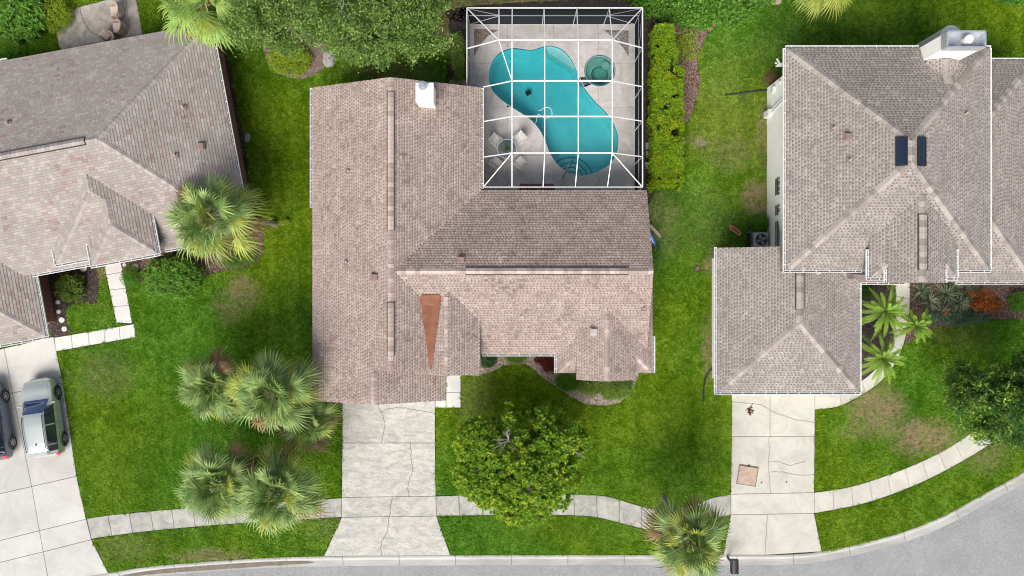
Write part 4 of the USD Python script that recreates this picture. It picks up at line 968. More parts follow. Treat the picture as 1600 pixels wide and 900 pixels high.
# handrail, table and chairs on the terrace
hr_ = Thing('handrail', 'steel handrail at the pool steps', 'handrail', P(885, 268, .05))
a, b = P(878, 279, .05), P(894, 249, .05)
hr_.part('rail', tube(smooth_line([a, a + [0, 0, .7], a * .85 + b * .15 + [0, 0, .85], a * .3 + b * .7 + [0, 0, .55], b + [0, 0, -.1], b + [0, 0, -1.0]], 5), .03, 8), 'steel')
hr_.part('rail', tube(smooth_line([a + [.07, .03, 0], a + [.07, .03, .5], a * .8 + b * .2 + [.07, .03, .6], a * .35 + b * .65 + [.07, .03, .35], b + [.07, .03, -.3], b + [.07, .03, -1.0]], 5), .022, 8), 'black_plastic')
for q_ in (a, a + [.07, .03, 0]): hr_.part('escutcheon', cyl(q_, .07, .03, 14), 'steel')
tc = P(792.5, 233, .7)
tb = Thing('patio_table', 'round glass patio table under the screen cage by the pool', 'table', (*tc[:2], .05))
tb.part('tabletop', cyl((*tc[:2], .74), .58, .014, 40), 'table_glass')
tb.part('rim', tube([(tc[0] + .59 * math.cos(t), tc[1] + .59 * math.sin(t), .745) for t in np.linspace(0, 2 * math.pi, 41)], .018, 6, False), 'chair_metal')
for k in range(4):
    t = math.pi / 4 + k * math.pi / 2; tb.part('leg', tube([(tc[0] + .45 * math.cos(t), tc[1] + .45 * math.sin(t), .73), (tc[0] + .32 * math.cos(t), tc[1] + .32 * math.sin(t), .4), (tc[0] + .42 * math.cos(t), tc[1] + .42 * math.sin(t), .05)], .02, 6), 'chair_metal')
def patio_chair(px, py, ang, label):
    c = P(px, py, .5); c[2] = .05
    t = Thing('patio_chair', label, 'chair', c, 'chairs round the glass patio table')
    R = lambda v: rotz(np.asarray(v, float), ang) + c
    def rp(name, m, mt): v, f = arr(m); t.part(name, (R(v), f), mt)
    prof = smooth_line([(.28, .40), (.0, .37), (-.22, .39), (-.27, .5), (-.40, .95)], 4)
    v = np.vstack([np.c_[prof[:, 0], np.full(len(prof), s * .27), prof[:, 1]] for s in (-1, 1)]); m = len(prof)
    f = np.array([[i, i + 1, m + i + 1, m + i] for i in range(m - 1)])
    rp('sling', join([(v, f), (v - [0, 0, .012], f[:, ::-1])]), 'sling_fabric')
    for s in (-1, 1):
        rp('frame', tube(np.c_[prof[:, 0], np.full(len(prof), s * .285), prof[:, 1]], .02, 6), 'chair_metal')
        rp('armrest', tube([(-.30, s * .31, .62), (-.05, s * .33, .66), (.22, s * .32, .63), (.27, s * .31, .4)], .024, 6), 'chair_metal')
        rp('leg', tube([(.26, s * .29, .40), (.30, s * .29, 0)], .018, 6), 'chair_metal'); rp('leg', tube([(-.24, s * .29, .42), (-.36, s * .29, 0)], .018, 6), 'chair_metal')
for px, py, w in ((776, 221, 'at the back left, next to the house wall'), (811, 218, 'at the back right, facing the pool end'), (776, 254, 'at the front left, under the diagonal beam'), (812, 254, 'at the front right, nearest the pool steps')):
    c = P(px, py, .5); patio_chair(px, py, math.atan2(tc[1] - c[1], tc[0] - c[0]), 'pale sling chair at the glass table, ' + w)
mat_ = Polygon(PP([(806, 297), (812, 288), (862, 288), (868, 297)]))
single('doormat', prism(Polygon([(.2, 5.26), (.5, 6.5), (2.6, 6.5), (2.9, 5.26)]), .052, .09), 'clay_brown', 'brown step at the sliding door on the pool terrace', 'step')
# ------------------------------------------------------------------ plants
def leaf_cloud(cent, axis, L, W, r, fold=.25):
    """many leaves at once: a folded four-cornered blade at each centre along its axis"""
    n = len(cent); axis = axis / (np.linalg.norm(axis, axis=1, keepdims=True) + 1e-9)
    ref = r.normal(0, 1, (n, 3)) * .55 + [0, 0, 1.0]
    side = np.cross(axis, ref); side /= np.linalg.norm(side, axis=1, keepdims=True) + 1e-9
    up = np.cross(side, axis)
    L = np.broadcast_to(L, (n,))[:, None] * r.uniform(.7, 1.25, (n, 1)); W = np.broadcast_to(W, (n,))[:, None] * r.uniform(.75, 1.2, (n, 1))
    a = cent - axis * L * .5; b = cent + axis * L * .5 - up * L * .08
    c1 = cent + side * W * .5 + up * W * fold; c2 = cent - side * W * .5 + up * W * fold
    V = np.stack([a, c1, b, c2], 1).reshape(-1, 3)
    k = np.arange(n)[:, None] * 4
    return V, np.vstack([k + [0, 1, 2], k + [0, 2, 3]])

def blob_points(n, r, lobes, seed):
    """points in a union of lobes [(centre, radii)], denser towards the surface, with an uneven edge"""
    C = np.array([l[0] for l in lobes], float); R = np.array([l[1] for l in lobes], float); w = R[:, 0] * R[:, 1]; w = w / w.sum()
    k = r.choice(len(lobes), n, p=w); d = r.normal(0, 1, (n, 3)); d /= np.linalg.norm(d, axis=1, keepdims=True)
    d[:, 2] = np.where(d[:, 2] < -.35, -d[:, 2], d[:, 2])
    q = r.uniform(0, 1, n) ** .28
    rad = .72 + .45 * meshkit.fbm(d * 2.1 + k[:, None] * 3.7 + seed, 3)
    return C[k] + d * R[k] * (q * rad)[:, None], d

def clumpy(lobes, nclump, per, spread, L, W, seed, rosette=False, droop=0.0, upness=.5, gaps=0.0):
    r = np.random.default_rng(seed)
    c, d = blob_points(nclump, r, lobes, seed)
    if gaps:                                   # boughs with holes between them
        keep = meshkit.fbm(c * [.95, .95, .5], 3, seed) > gaps; c, d = c[keep], d[keep]; nclump = len(c)
    out = d * .8 + np.array([0, 0, upness]); out /= np.linalg.norm(out, axis=1, keepdims=True)
    k = np.repeat(np.arange(nclump), per); n = len(k)
    if rosette:
        t = r.normal(0, 1, (n, 3)); ax = t - (t * out[k]).sum(1, keepdims=True) * out[k]; ax /= np.linalg.norm(ax, axis=1, keepdims=True); ax += out[k] * r.uniform(-.1, .75, (n, 1))
        cent = c[k] + ax / np.linalg.norm(ax, axis=1, keepdims=True) * L * .55 + out[k] * r.uniform(-.08, .05, (n, 1))
    else:
        s = r.normal(0, 1, (n, 3)) * spread; s += out[k] * (r.uniform(-1, 1.3, (n, 1)) * spread * 1.3)
        cent = c[k] + s; ax = r.normal(0, 1, (n, 3)) + out[k] * .9; ax[:, 2] -= droop
    return leaf_cloud(cent, ax, L, W, r), c

def limbs(base, tops, r0, seed, trunk_h):
    """trunk and limbs from base towards the clump centres"""
    r = np.random.default_rng(seed); base = np.asarray(base, float); fork = base + [r.normal(0, .1), r.normal(0, .1), trunk_h]
    ms = [tube([base - [0, 0, .1], base * .6 + fork * .4 + r.normal(0, .05, 3), fork], [r0 * 1.25, r0, r0 * .85], 10)]
    for t in tops:
        m = fork * .45 + t * .55 + r.normal(0, .18, 3); m[2] += .1
        ms.append(tube(smooth_line([fork - [0, 0, .05], m, t], 4), np.linspace(r0 * .5, .018, 9), 6))
    return join(ms)

def tree(name, label, cat, base, lobes, ncl, per, spread, L, W, leafm, barkm, seed, trunk=(.2, 1.6), nl=22, rosette=False, group=None, gaps=0.0, upness=.5):
    t = Thing(name, label, cat, base, group)
    m, c = clumpy(lobes, ncl, per, spread, L, W, seed, rosette, upness=upness, gaps=gaps)
    r = np.random.default_rng(seed + 1)
    tops = c[r.choice(len(c), nl, replace=False)]
    t.part('trunk', limbs(base, tops, trunk[0], seed, trunk[1]), barkm)
    t.part('crown', m, leafm)
    return t

def shrub(name, label, px, py, rx, ry, h, ncl, per, L, W, leafm, seed, spread=.08, rosette=False, cat='shrub', z0=0.0, group=None, upness=.6, lobes=None):
    c = P(px, py, h * .6)[:2]
    lb = lobes or [((c[0], c[1], z0 + h * .42), (rx * K, ry * K, h * .6))]
    t = Thing(name, label, cat, (*c, z0), group)
    m, cc = clumpy(lb, ncl, per, spread, L, W, seed, rosette, upness=upness)
    m[0][:, 2] = np.maximum(m[0][:, 2], z0 + .01)
    r = np.random.default_rng(seed); tops = cc[r.choice(len(cc), min(10, len(cc)), replace=False)]
    t.part('stem', join([tube([(c[0] + r.normal(0, .06), c[1] + r.normal(0, .06), z0), (p + np.array([*c, z0])) / 2, p], [.022, .016, .006], 5) for p in tops]), 'bark')
    t.part('foliage', m, leafm)
    return t

def fan_frond(hub, az, el, stalk, L, nleaf, r, droop=.5, spread=2.1):
    """a fan-palm leaf: stalk, then pleated blades fanning out and drooping at the tips"""
    d = np.array([math.cos(az) * math.cos(el), math.sin(az) * math.cos(el), math.sin(el)]); side = np.array([-math.sin(az), math.cos(az), 0]); up = np.cross(d, side); up = up if up[2] > 0 else -up
    sag = np.array([0, 0, -.22 * stalk * math.cos(el)])
    o = hub + d * stalk + sag
    V, F = [], []
    for i in range(nleaf):
        t = (i / (nleaf - 1) - .5) * 2; a = t * spread; roll = r.normal(0, .10)
        l = L * (1 - .30 * abs(t) ** 2) * r.uniform(.82, 1.1)
        dd = d * math.cos(a) + side * math.sin(a) + up * (.16 * math.cos(a * 1.5) + r.normal(0, .05)); dd /= np.linalg.norm(dd)
        ws = np.cross(dd, up); ws /= np.linalg.norm(ws) + 1e-9; ws = ws * math.cos(roll) + up * math.sin(roll)
        st = o + d * (.26 * L * (1 - abs(t)) ** 1.0)
        k = len(V) ; pts = []
        for s, w in ((0, .016), (.35, .042), (.68, .030), (1.0, .004)):
            p = st + dd * l * s - np.array([0, 0, 1.0]) * droop * l * s ** 2.4
            pts += [p + ws * w, p - ws * w]
        V += pts; F += [[k + 2 * j, k + 2 * j + 1, k + 2 * j + 3, k + 2 * j + 2] for j in range(3)]
    return (np.array(V), np.array(F)), tube([hub, hub + d * stalk * .5, o, o + d * .25 * L], [.03, .022, .018, .006], 5)

def fan_palm(label, base, hub, seed, n=46, L=.80, stalk=.95, blades='palm_blade', yellow=.12, dead=8, trunk_r=.16, skirt=True):
    r = np.random.default_rng(seed); base, hub = np.asarray(base, float), np.asarray(hub, float)
    n = int(n * .70); lean_ = r.uniform(0, 6.28)
    t = Thing('fan_palm', label, 'palm', base, 'fan palms in the front yards')
    mid = base * .45 + hub * .55 + [0, 0, .25]
    cl = smooth_line([base - [0, 0, .1], mid, hub], 8); rad = trunk_r * (1 + .10 * np.sin(np.arange(len(cl)) * 2.4)); rad[0] *= 1.25
    tp = t.part('trunk', tube(cl, rad, 12), 'palm_trunk')
    boots = [bar(hub + np.array([math.cos(a) * trunk_r, math.sin(a) * trunk_r, -q]), hub + np.array([math.cos(a) * (trunk_r + .22), math.sin(a) * (trunk_r + .22), -q + .28]), .07, .02) for q in (.15, .35, .6, .85) for a in r.uniform(0, 6.28, 9)]
    t.part('leaf_base', join(boots), 'palm_dead', tp)
    for i in range(n):
        q = (i + .5) / n; az = i * 2.39996 + r.normal(0, .35); el = 1.35 - 1.75 * q ** .85 + r.normal(0, .2)
        el += .22 * math.cos(az - lean_) * q; st = stalk * (.50 + .5 * q) * r.uniform(.75, 1.15) * (1 + .12 * math.cos(az - lean_)); kind = 'palm_blade_yellow' if r.uniform() < yellow * (.4 + 1.4 * q) else blades
        b, s = fan_frond(hub + [0, 0, .12 * (1 - q)], az, el, st, L * (.72 + .33 * q) * r.uniform(.8, 1.12), 19, r, .22 + .45 * q * r.uniform(.6, 1.3), r.uniform(1.35, 1.9))
        fp = t.part('frond', b, kind); t.part('stalk', s, 'palm_stalk', fp)
    for i in range(int(dead * .7)):
        b, s = fan_frond(hub - [0, 0, .15], r.uniform(0, 6.28), -.15 + r.normal(0, .28), stalk * r.uniform(.8, 1.15), L * r.uniform(.75, 1.0), 15, r, .85, 1.5)
        t.part('frond', join([b, s]), 'palm_dead', label='dry brown drooping frond')
    return t

def feather_frond(hub, az, el, L, npair, r, lw=.30, droop=.55, wid=.019):
    d = np.array([math.cos(az) * math.cos(el), math.sin(az) * math.cos(el), math.sin(el)])
    ss = np.linspace(0, 1, 12); spine = np.array([hub + d * L * s - np.array([0, 0, 1.0]) * droop * L * s ** 2 for s in ss])
    V, F = [], []
    hs = np.array([-math.sin(az), math.cos(az), 0])
    for i in range(npair):
        s = .12 + .86 * i / (npair - 1); p = np.array([np.interp(s, ss, spine[:, j]) for j in range(3)]); q = np.array([np.interp(min(1, s + .03), ss, spine[:, j]) for j in range(3)]); tg = (q - p) / (np.linalg.norm(q - p) + 1e-9)
        l = lw * (math.sin(math.pi * (.12 + .86 * s)) ** .6) * r.uniform(.85, 1.1)
        for sd in (-1, 1):
            dd = hs * sd * .7 + tg * 1.15 + np.array([0, 0, .22 + r.normal(0, .12)]); dd /= np.linalg.norm(dd); w = np.cross(dd, [0, 0, 1.0]); w /= np.linalg.norm(w) + 1e-9
            k = len(V); m = p + dd * l * .55; e = p + dd * l - np.array([0, 0, .12 * l])
            V += [p + w * wid * .5, p - w * wid * .5, m + w * wid, m - w * wid, e]; F += [[k, k + 1, k + 3], [k, k + 3, k + 2], [k + 2, k + 3, k + 4]]
    return (np.array(V), np.array(F)), tube(spine, np.linspace(.022, .005, 12), 5)

def feather_palm(label, base, hub, seed, n=30, L=1.25):
    r = np.random.default_rng(seed); base, hub = np.asarray(base, float), np.asarray(hub, float)
    t = Thing('feather_palm', label, 'palm', base, 'feathery palms beside the right garage')
    t.part('trunk', tube([base - [0, 0, .1], base * .5 + hub * .5 + [.05, .03, 0], hub], [.10, .085, .10], 10), 'palm_trunk')
    for i in range(n):
        q = (i + .5) / n; az = i * 2.39996 + r.normal(0, .2); el = 1.25 - 1.25 * q + r.normal(0, .1)
        b, s = feather_frond(hub, az, el, L * (.7 + .35 * q) * r.uniform(.88, 1.1), 22, r, .27, .30 + .35 * q)
        fp = t.part('frond', b, 'date_blade'); t.part('stalk', s, 'palm_stalk', fp)
    return t

def gp(px, py, z=0): return P(px, py, z)
# fan palms
fan_palm('fan palm leaning over the corner of the left house roof', gp(432, 350), gp(326, 338, 5.6), 21, 66, 1.38, 1.52, yellow=.22)
fan_palm('bright green fan palm at the back corner of the left house', gp(345, 60), gp(318, 8, 4.6), 22, 44, 1.45, 1.4, 'palm_blade_bright', .10, 3)
fan_palm('fan palm leftmost of the upper clump on the front lawn', gp(352, 610), gp(330, 604, 4.0), 23, 54, 1.15, 1.22, yellow=.10)
fan_palm('fan palm largest in the clump beside the middle garage', gp(462, 604), gp(426, 618, 5.4), 24, 74, 1.28, 1.36, yellow=.3, dead=14)
fan_palm('fan palm low and shaded, half hidden between the big palm and the driveway', gp(488, 650), gp(480, 664, 2.9), 25, 44, 1.0, 1.10, yellow=.22, dead=12)
fan_palm('fan palm leftmost of the lower pair over the sidewalk', gp(366, 738), gp(340, 757, 4.4), 26, 64, 1.30, 1.42, yellow=.06, dead=9)
fan_palm('fan palm of the lower pair over the sidewalk, nearer the middle driveway', gp(452, 745), gp(432, 768, 4.7), 27, 72, 1.36, 1.50, yellow=.22, dead=10)
fan_palm('fan palm with bare leaning trunk beside the right driveway and mailbox', gp(1037, 778), gp(1078, 846, 5.3), 28, 68, 1.26, 1.38, 'palm_blade', .25, 12, .15)
fan_palm('fan palm cut by the top edge behind the right house, only frond tips showing', gp(1285, -40), gp(1290, -28, 3.6), 29, 30, 1.1, 1.1, 'palm_blade_yellow', .5, 2)
# feathery palms by the right porch
feather_palm('feather palm uppermost of three, between right garage and porch walk', gp(1375, 482), gp(1382, 488, 2.0), 31, 34, 1.80)
feather_palm('feather palm smallest of three, on the lawn side of the porch walk', gp(1424, 505), gp(1430, 509, 1.2), 32, 28, 1.4)
feather_palm('feather palm lowest of three, by the corner of the right garage', gp(1372, 552), gp(1378, 560, 2.0), 33, 36, 1.85)

# trees
def lob(px, py, z, rx, ry, rz): return (P(px, py, z), (rx * K * (HC - z) / HC, ry * K * (HC - z) / HC, rz))
tree('broadleaf_tree', 'round glossy yellow-green tree with bare twigs on the middle front lawn', 'tree', gp(812, 702), [lob(815, 728, 3.2, 84, 80, 2.1), lob(752, 690, 3.0, 46, 48, 1.6), lob(735, 740, 2.8, 30, 34, 1.3), lob(868, 690, 3.2, 50, 50, 1.7), lob(770, 757, 3.0, 48, 42, 1.5), lob(868, 752, 3.0, 42, 46, 1.5), lob(820, 790, 2.6, 50, 34, 1.4), lob(795, 655, 3.0, 14, 26, .9), lob(845, 655, 3.0, 26, 26, 1.1), lob(912, 690, 2.6, 14, 20, .8)],
     2500, 12, .1, .22, .13, 'leaf_round', 'pale_bark', 41, (.17, 1.1), 60, True, gaps=.345)
tree('shade_tree', 'dense dark feathery tree with lime tips on the right front lawn', 'tree', gp(1552, 612), [lob(1560, 625, 4.2, 66, 60, 2.4), lob(1520, 610, 3.6, 44, 44, 1.8), lob(1590, 660, 3.8, 50, 44, 1.8), lob(1545, 655, 3.4, 44, 36, 1.5), lob(1610, 600, 4.0, 50, 50, 2.0), lob(1500, 590, 3.0, 20, 24, 1.0)],
     1700, 30, .13, .20, .075, 'leaf_feather', 'bark', 42, (.18, 1.4), 40, upness=.3, gaps=.40)
tree('live_oak', 'broad grey-green live oak behind the middle house, larger of the pair', 'tree', gp(580, 20), [lob(570, 20, 5.0, 120, 78, 2.4), lob(640, 30, 4.8, 70, 60, 2.0), lob(500, 20, 4.6, 50, 58, 2.0), lob(605, 74, 4.0, 58, 40, 1.6), lob(545, 66, 4.0, 38, 32, 1.4), lob(670, 60, 4.2, 32, 34, 1.3), lob(600, -40, 5.0, 110, 50, 2.0)],
     3400, 22, .16, .17, .09, 'leaf_oak', 'pale_bark', 43, (.28, 1.8), 60, gaps=.45)
tree('live_oak', 'darker live oak at the top edge beside the bright fan palm', 'tree', gp(430, 0), [lob(425, 10, 4.4, 66, 64, 2.0), lob(380, 40, 3.4, 26, 40, 1.3), lob(440, 60, 3.4, 26, 26, 1.2), lob(470, -10, 4.6, 50, 50, 1.8)],
     1500, 22, .16, .17, .09, 'leaf_oak', 'bark', 44, (.22, 1.6), 30, gaps=.45)
# hedge: clipped, one run of five plants grown together
hx0, hx1 = P(1022, 0, 1.5)[0], P(1066, 0, 1.5)[0]
hedge = Thing('hedge', 'tall clipped yellow-green hedge running beside the pool cage', 'hedge', P(1043, 170))
r_ = np.random.default_rng(51)
y0h, y1h = P(0, 293, 1.5)[1], P(0, 40, 1.5)[1]; xc = (hx0 + hx1) / 2; hw = (hx1 - hx0) / 2
nc = 3000; yy = r_.uniform(y0h, y1h, nc); face = r_.uniform(0, 1, nc)
nar = np.where(yy > P(0, 105, 1.5)[1], .80, 1.0) * np.where(yy > P(0, 66, 1.5)[1], .80, 1.0)
w_ = hw * nar * (1 + .22 * (meshkit.fbm(np.c_[yy * 1.3, yy * 0, yy * 0 + 3], 3, 5) - .5)); xo = xc - (1 - nar) * hw * .7
u_ = r_.uniform(-1, 1, nc); side_ = np.sign(u_)
top = face < .62
X = np.where(top, xo + u_ * w_, xo + side_ * w_ * r_.uniform(.86, 1.06, nc)); ht = 1.55 + .42 * (meshkit.fbm(np.c_[X * 1.6, yy * 1.6, yy * 0], 3, 8) - .5)
Z = np.where(top, ht - .22 * np.abs(u_) ** 5, r_.uniform(.1, 1.4, nc)); cc = np.c_[X, yy, Z]
keep = meshkit.fbm(cc * [2.6, 2.6, 1.2], 2, 9) > .36; cc, u2, t2 = cc[keep], (side_ * (~top))[keep], top[keep]
out = np.c_[u2 * 1.0 + r_.normal(0, .25, len(cc)), r_.normal(0, .25, len(cc)), np.where(t2, 1.0, .35)]; out /= np.linalg.norm(out, axis=1, keepdims=True)
k = np.repeat(np.arange(len(cc)), 13); t_ = r_.normal(0, 1, (len(k), 3)); ax = t_ - (t_ * out[k]).sum(1, keepdims=True) * out[k]; ax /= np.linalg.norm(ax, axis=1, keepdims=True); ax += out[k] * r_.uniform(0, 1.0, (len(k), 1))
cen = cc[k] + ax / np.linalg.norm(ax, axis=1, keepdims=True) * .09 + r_.normal(0, .035, (len(k), 3))
hedge.part('foliage', leaf_cloud(cen, ax, .15, .085, r_), 'leaf_hedge')
yy = np.array([y0h, y1h])
hedge.part('stem', join([tube([(xc + r_.normal(0, .2), y, 0), (xc + r_.normal(0, .3), y + r_.normal(0, .2), .8), (xc + r_.normal(0, .5), y + r_.normal(0, .3), 1.35)], [.04, .03, .012], 6) for y in np.arange(yy.min() + .3, yy.max(), .3)]), 'bark')
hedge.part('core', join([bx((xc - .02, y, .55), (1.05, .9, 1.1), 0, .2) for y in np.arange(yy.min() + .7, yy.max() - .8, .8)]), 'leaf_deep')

# shrubs, ground cover, flowers
shrub('tropical_shrub', 'big-leaved deep green shrub in the top left corner', 22, 18, 52, 46, 1.5, 330, 12, .30, .15, 'leaf_green', 61, .2, True)
shrub('lime_shrub', 'yellow-lime shrub beside the old patio', 84, 22, 26, 28, .9, 300, 14, .11, .06, 'leaf_lime', 62)
shrub('lime_shrub', 'bright lime shrub in the curved bed under the oaks', 452, 92, 34, 26, .8, 430, 14, .12, .07, 'leaf_lime', 63)
shrub('courtyard_shrub', 'small round green shrub in the dark courtyard bed', 108, 450, 21, 21, .9, 260, 14, 0.150, 0.080, 'leaf_dark_green', 64)
shrub('leafy_shrub', 'large bright green leafy shrub by the left front walk', 268, 432, 48, 36, 1.3, 520, 13, .20, .08, 'leaf_green', 65, .12, True)
shrub('border_shrub', 'low dark green clump beside the round white stone at the left walk', 205, 432, 16, 17, .5, 130, 12, .18, .03, 'leaf_green', 66, .08)
shrub('border_shrub', 'low grassy clump under the leaning palm at the left house', 368, 402, 34, 16, .5, 230, 12, .2, .03, 'leaf_green', 67, .1)
shrub('box_shrub', 'dark clipped shrub tucked under the eave by the entry of the middle house', 762, 560, 13, 15, .7, 240, 16, 0.090, 0.056, 'leaf_deep', 68, .06)
shrub('grass_clump', 'pale grassy clump under the gutter of the middle house', 806, 557, 17, 10, .45, 150, 16, .26, .02, 'leaf_grass', 69, .07)
shrub('red_shrub', 'dark red-brown shrub in the corner by the front gable, left one', 847, 560, 10, 9, .6, 110, 14, .13, .05, 'leaf_red', 70)
shrub('red_shrub', 'dark red-brown shrub in the corner by the front gable, right one', 860, 570, 10, 12, .6, 130, 14, .13, .05, 'leaf_red', 71)
shrub('grass_clump', 'bright green arching grass clump at the left end of the front bed', 887, 597, 17, 14, .55, 190, 18, .28, .022, 'leaf_green', 72, .07)
shrub('olive_shrub', 'olive green mounded shrub in the middle of the front bed', 920, 601, 19, 15, .65, 330, 16, 0.135, 0.072, 'leaf_dark_green', 73)
shrub('mounded_shrub', 'wide dark green mounded shrub at the right end of the front bed', 961, 604, 27, 20, .75, 560, 16, 0.112, 0.064, 'leaf_dark_green', 74)
shrub('ground_cover', 'broad-leaved green ground cover at the top edge right of the pool cage', 1030, 5, 38, 24, .7, 240, 11, .24, .14, 'leaf_green', 75, .12)
shrub('ground_cover', 'broad-leaved green ground cover at the top edge above the mulch', 1085, 12, 40, 34, .7, 336, 11, .24, .14, 'leaf_green', 76, .12)
shrub('ground_cover', 'broad-leaved green ground cover spreading towards the back lawn', 1140, 12, 38, 30, .6, 320, 11, .24, .14, 'leaf_green', 77, .12)
shrub('ground_cover', 'tip of green ground cover at the end of the mulch bed', 1185, -4, 28, 16, .5, 160, 11, .24, .14, 'leaf_green', 78, .12)
shrub('ground_cover', 'patchy low greenery on the mulch beside the hedge', 1072, 70, 16, 28, .35, 110, 10, .12, .06, 'leaf_lime', 79, .14)
shrub('narrow_shrub', 'narrow dark shrub beside the west wall of the pool cage', 716, 90, 10, 44, 1.2, 330, 14, .09, .045, 'leaf_dark_green', 80)
shrub('fern', 'small bright fern beside the air conditioner', 1187, 350, 13, 12, .6, 120, 13, .22, .035, 'leaf_green', 81, .08)
shrub('side_shrub', 'green shrub half under the east gable of the middle house', 1024, 408, 8, 26, .7, 170, 14, .12, .06, 'leaf_green', 82)
shrub('croton', 'orange croton in the mulch bed of the right house', 1533, 470, 22, 19, .7, 64, 13, .17, .06, 'leaf_orange', 83, .11, False)
shrub('croton', 'small low golden croton beside the orange one', 1556, 478, 10, 10, .5, 90, 12, .13, .05, 'leaf_orange', 84, .08, True)
shrub('ground_cover', 'blue-green creeping ground cover in front of the strap-leaved clump', 1487, 497, 54, 10, .24, 230, 13, .17, .05, 'leaf_bluegreen', 85, .10)
shrub('round_shrub', 'round green shrub at the right edge in the mulch bed', 1594, 472, 14, 15, .6, 160, 14, .13, .07, 'leaf_green', 86)
shrub('fern', 'dark fern in the corner between right garage and porch', 1352, 452, 14, 12, .5, 110, 12, .2, .04, 'leaf_deep', 87, .09)
shrub('fern', 'pale sprig beside the porch walk', 1392, 446, 6, 5, .4, 40, 10, .16, .03, 'leaf_grass', 88, .06)
shrub('bush', 'green bush at the top edge near the right corner', 1582, -4, 22, 10, .6, 100, 12, .22, .09, 'leaf_green', 89, .1)
shrub('dead_shrub', 'dry brown shrub at the north corner of the tall white wall', 1205, 122, 9, 10, .6, 90, 12, .1, .03, 'palm_dead', 90)
shrub('weed', 'small yellow-green weed at the foot of the leaning palm', 445, 347, 7, 5, .25, 40, 10, .12, .05, 'leaf_lime', 91, .06)
# strap-leaved clump
def strap_leaf(o, az, el, L, w, r):
    d = np.array([math.cos(az) * math.cos(el), math.sin(az) * math.cos(el), math.sin(el)]); s = np.array([-math.sin(az), math.cos(az), 0]); V = []
    for q, ww in ((0, .5), (.3, 1.0), (.6, .85), (.85, .5), (1, .05)):
        p = o + d * L * q - np.array([0, 0, .45 * L * q * q]); V += [p + s * w * ww, p - [0, 0, .012], p - s * w * ww]
    F = []
    for j in range(4):
        k = j * 3; F += [[k, k + 1, k + 4, k + 3], [k + 1, k + 2, k + 5, k + 4]]
    return np.array(V), np.array(F)
r_ = np.random.default_rng(95)
for k, (px, py, m, L) in enumerate([(1450, 470, 44, 1.15), (1476, 460, 48, 1.25), (1498, 474, 44, 1.15), (1470, 488, 40, 1.0), (1510, 458, 34, 1.05), (1438, 454, 34, 1.0), (1490, 448, 30, 1.0)]):
    o = P(px, py, .15)
    t = Thing('strap_plant', 'dark strap-leaved plant in the clump in front of the right porch, ' + ('at its left side', 'at its back middle', 'at its right side', 'lowest, by the lawn', 'rearmost on the right', 'rearmost on the left', 'against the eave')[k], 'plant', o, 'strap-leaved plants by the right porch')
    for i in range(m): t.part('leaf', strap_leaf(o, i * 2.4 + r_.normal(0, .2), 1.3 - 1.15 * i / m + r_.normal(0, .1), L * r_.uniform(.7, 1.1), .035, r_), 'leaf_strap')
    if k in (3, 4): t.part('flower', leaf_cloud(o + r_.normal(0, .07, (30, 3)) + [0, 0, .5], r_.normal(0, 1, (30, 3)), .10, .05, r_), 'leaf_orange')
# dead branches: grey twigs in the oak and in the round tree, brush pile on the lawn
def twig(o, d, L, r, depth=0):
    out = [tube([o, o + d * L * .5 + r.normal(0, .04, 3), o + d * L], [.022 / (depth + 1), .016 / (depth + 1), .009 / (depth + 1)], 5)]
    if depth < 2:
        for q in (.45, .7, 1.0):
            dd = d + r.normal(0, .55, 3); dd /= np.linalg.norm(dd); out += twig(o + d * L * q, dd, L * .55, r, depth + 1)
    return out
r_ = np.random.default_rng(97)
for px, py, z, nn, lab in ((533, 12, 6.6, 4, 'bare grey dead twigs standing out of the large oak'), (826, 770, 4.4, 7, 'bare grey twigs at the street side of the round tree'), (795, 690, 4.7, 6, 'bare grey twigs in the gap of the round tree'), (892, 702, 4.2, 3, 'bare grey twig at the right side of the round tree')):
    o = P(px, py, z); ms = []
    for i in range(nn):
        d = np.array([r_.normal(0, .8), r_.normal(0, .8), .35]); d /= np.linalg.norm(d); ms += twig(o - [0, 0, .25], d, .62, r_)
    single('dead_branch', join(ms), 'pale_bark', lab, 'branch')
o = P(1094, 223); ms = []
for i in range(26):
    q = o + np.r_[r_.normal(0, .22), r_.normal(0, .1), .03]; a = r_.uniform(0, 6.28); ms.append(tube([q, q + [math.cos(a) * .3, math.sin(a) * .2, r_.uniform(0, .12)]], [.012, .006], 5))
single('brush_pile', join(ms), 'pale_bark', 'little heap of grey dead twigs on the side lawn', 'twigs')

# ------------------------------------------------------------------ lawn and loose stones
hard = unary_union(paved + [b for b in beds])
front = unary_union([KBL.buffer(.02), road_poly.buffer(.7)])
north_of_kerb = Polygon([*KB, (60, 60), (-60, 60)])
cage_poly = deck_poly.buffer(.05)
lawn = north_of_kerb.difference(hard).difference(unary_union([foot_m, foot_r, foot_l]).buffer(-.05)).difference(cage_poly).difference(road_poly)
lawn = lawn.buffer(-.01)
single('lawn', sheet(lawn, 0.0), 'lawn_soil', 'mown green lawn with olive and dry tan patches round the houses', 'lawn', kind='structure')

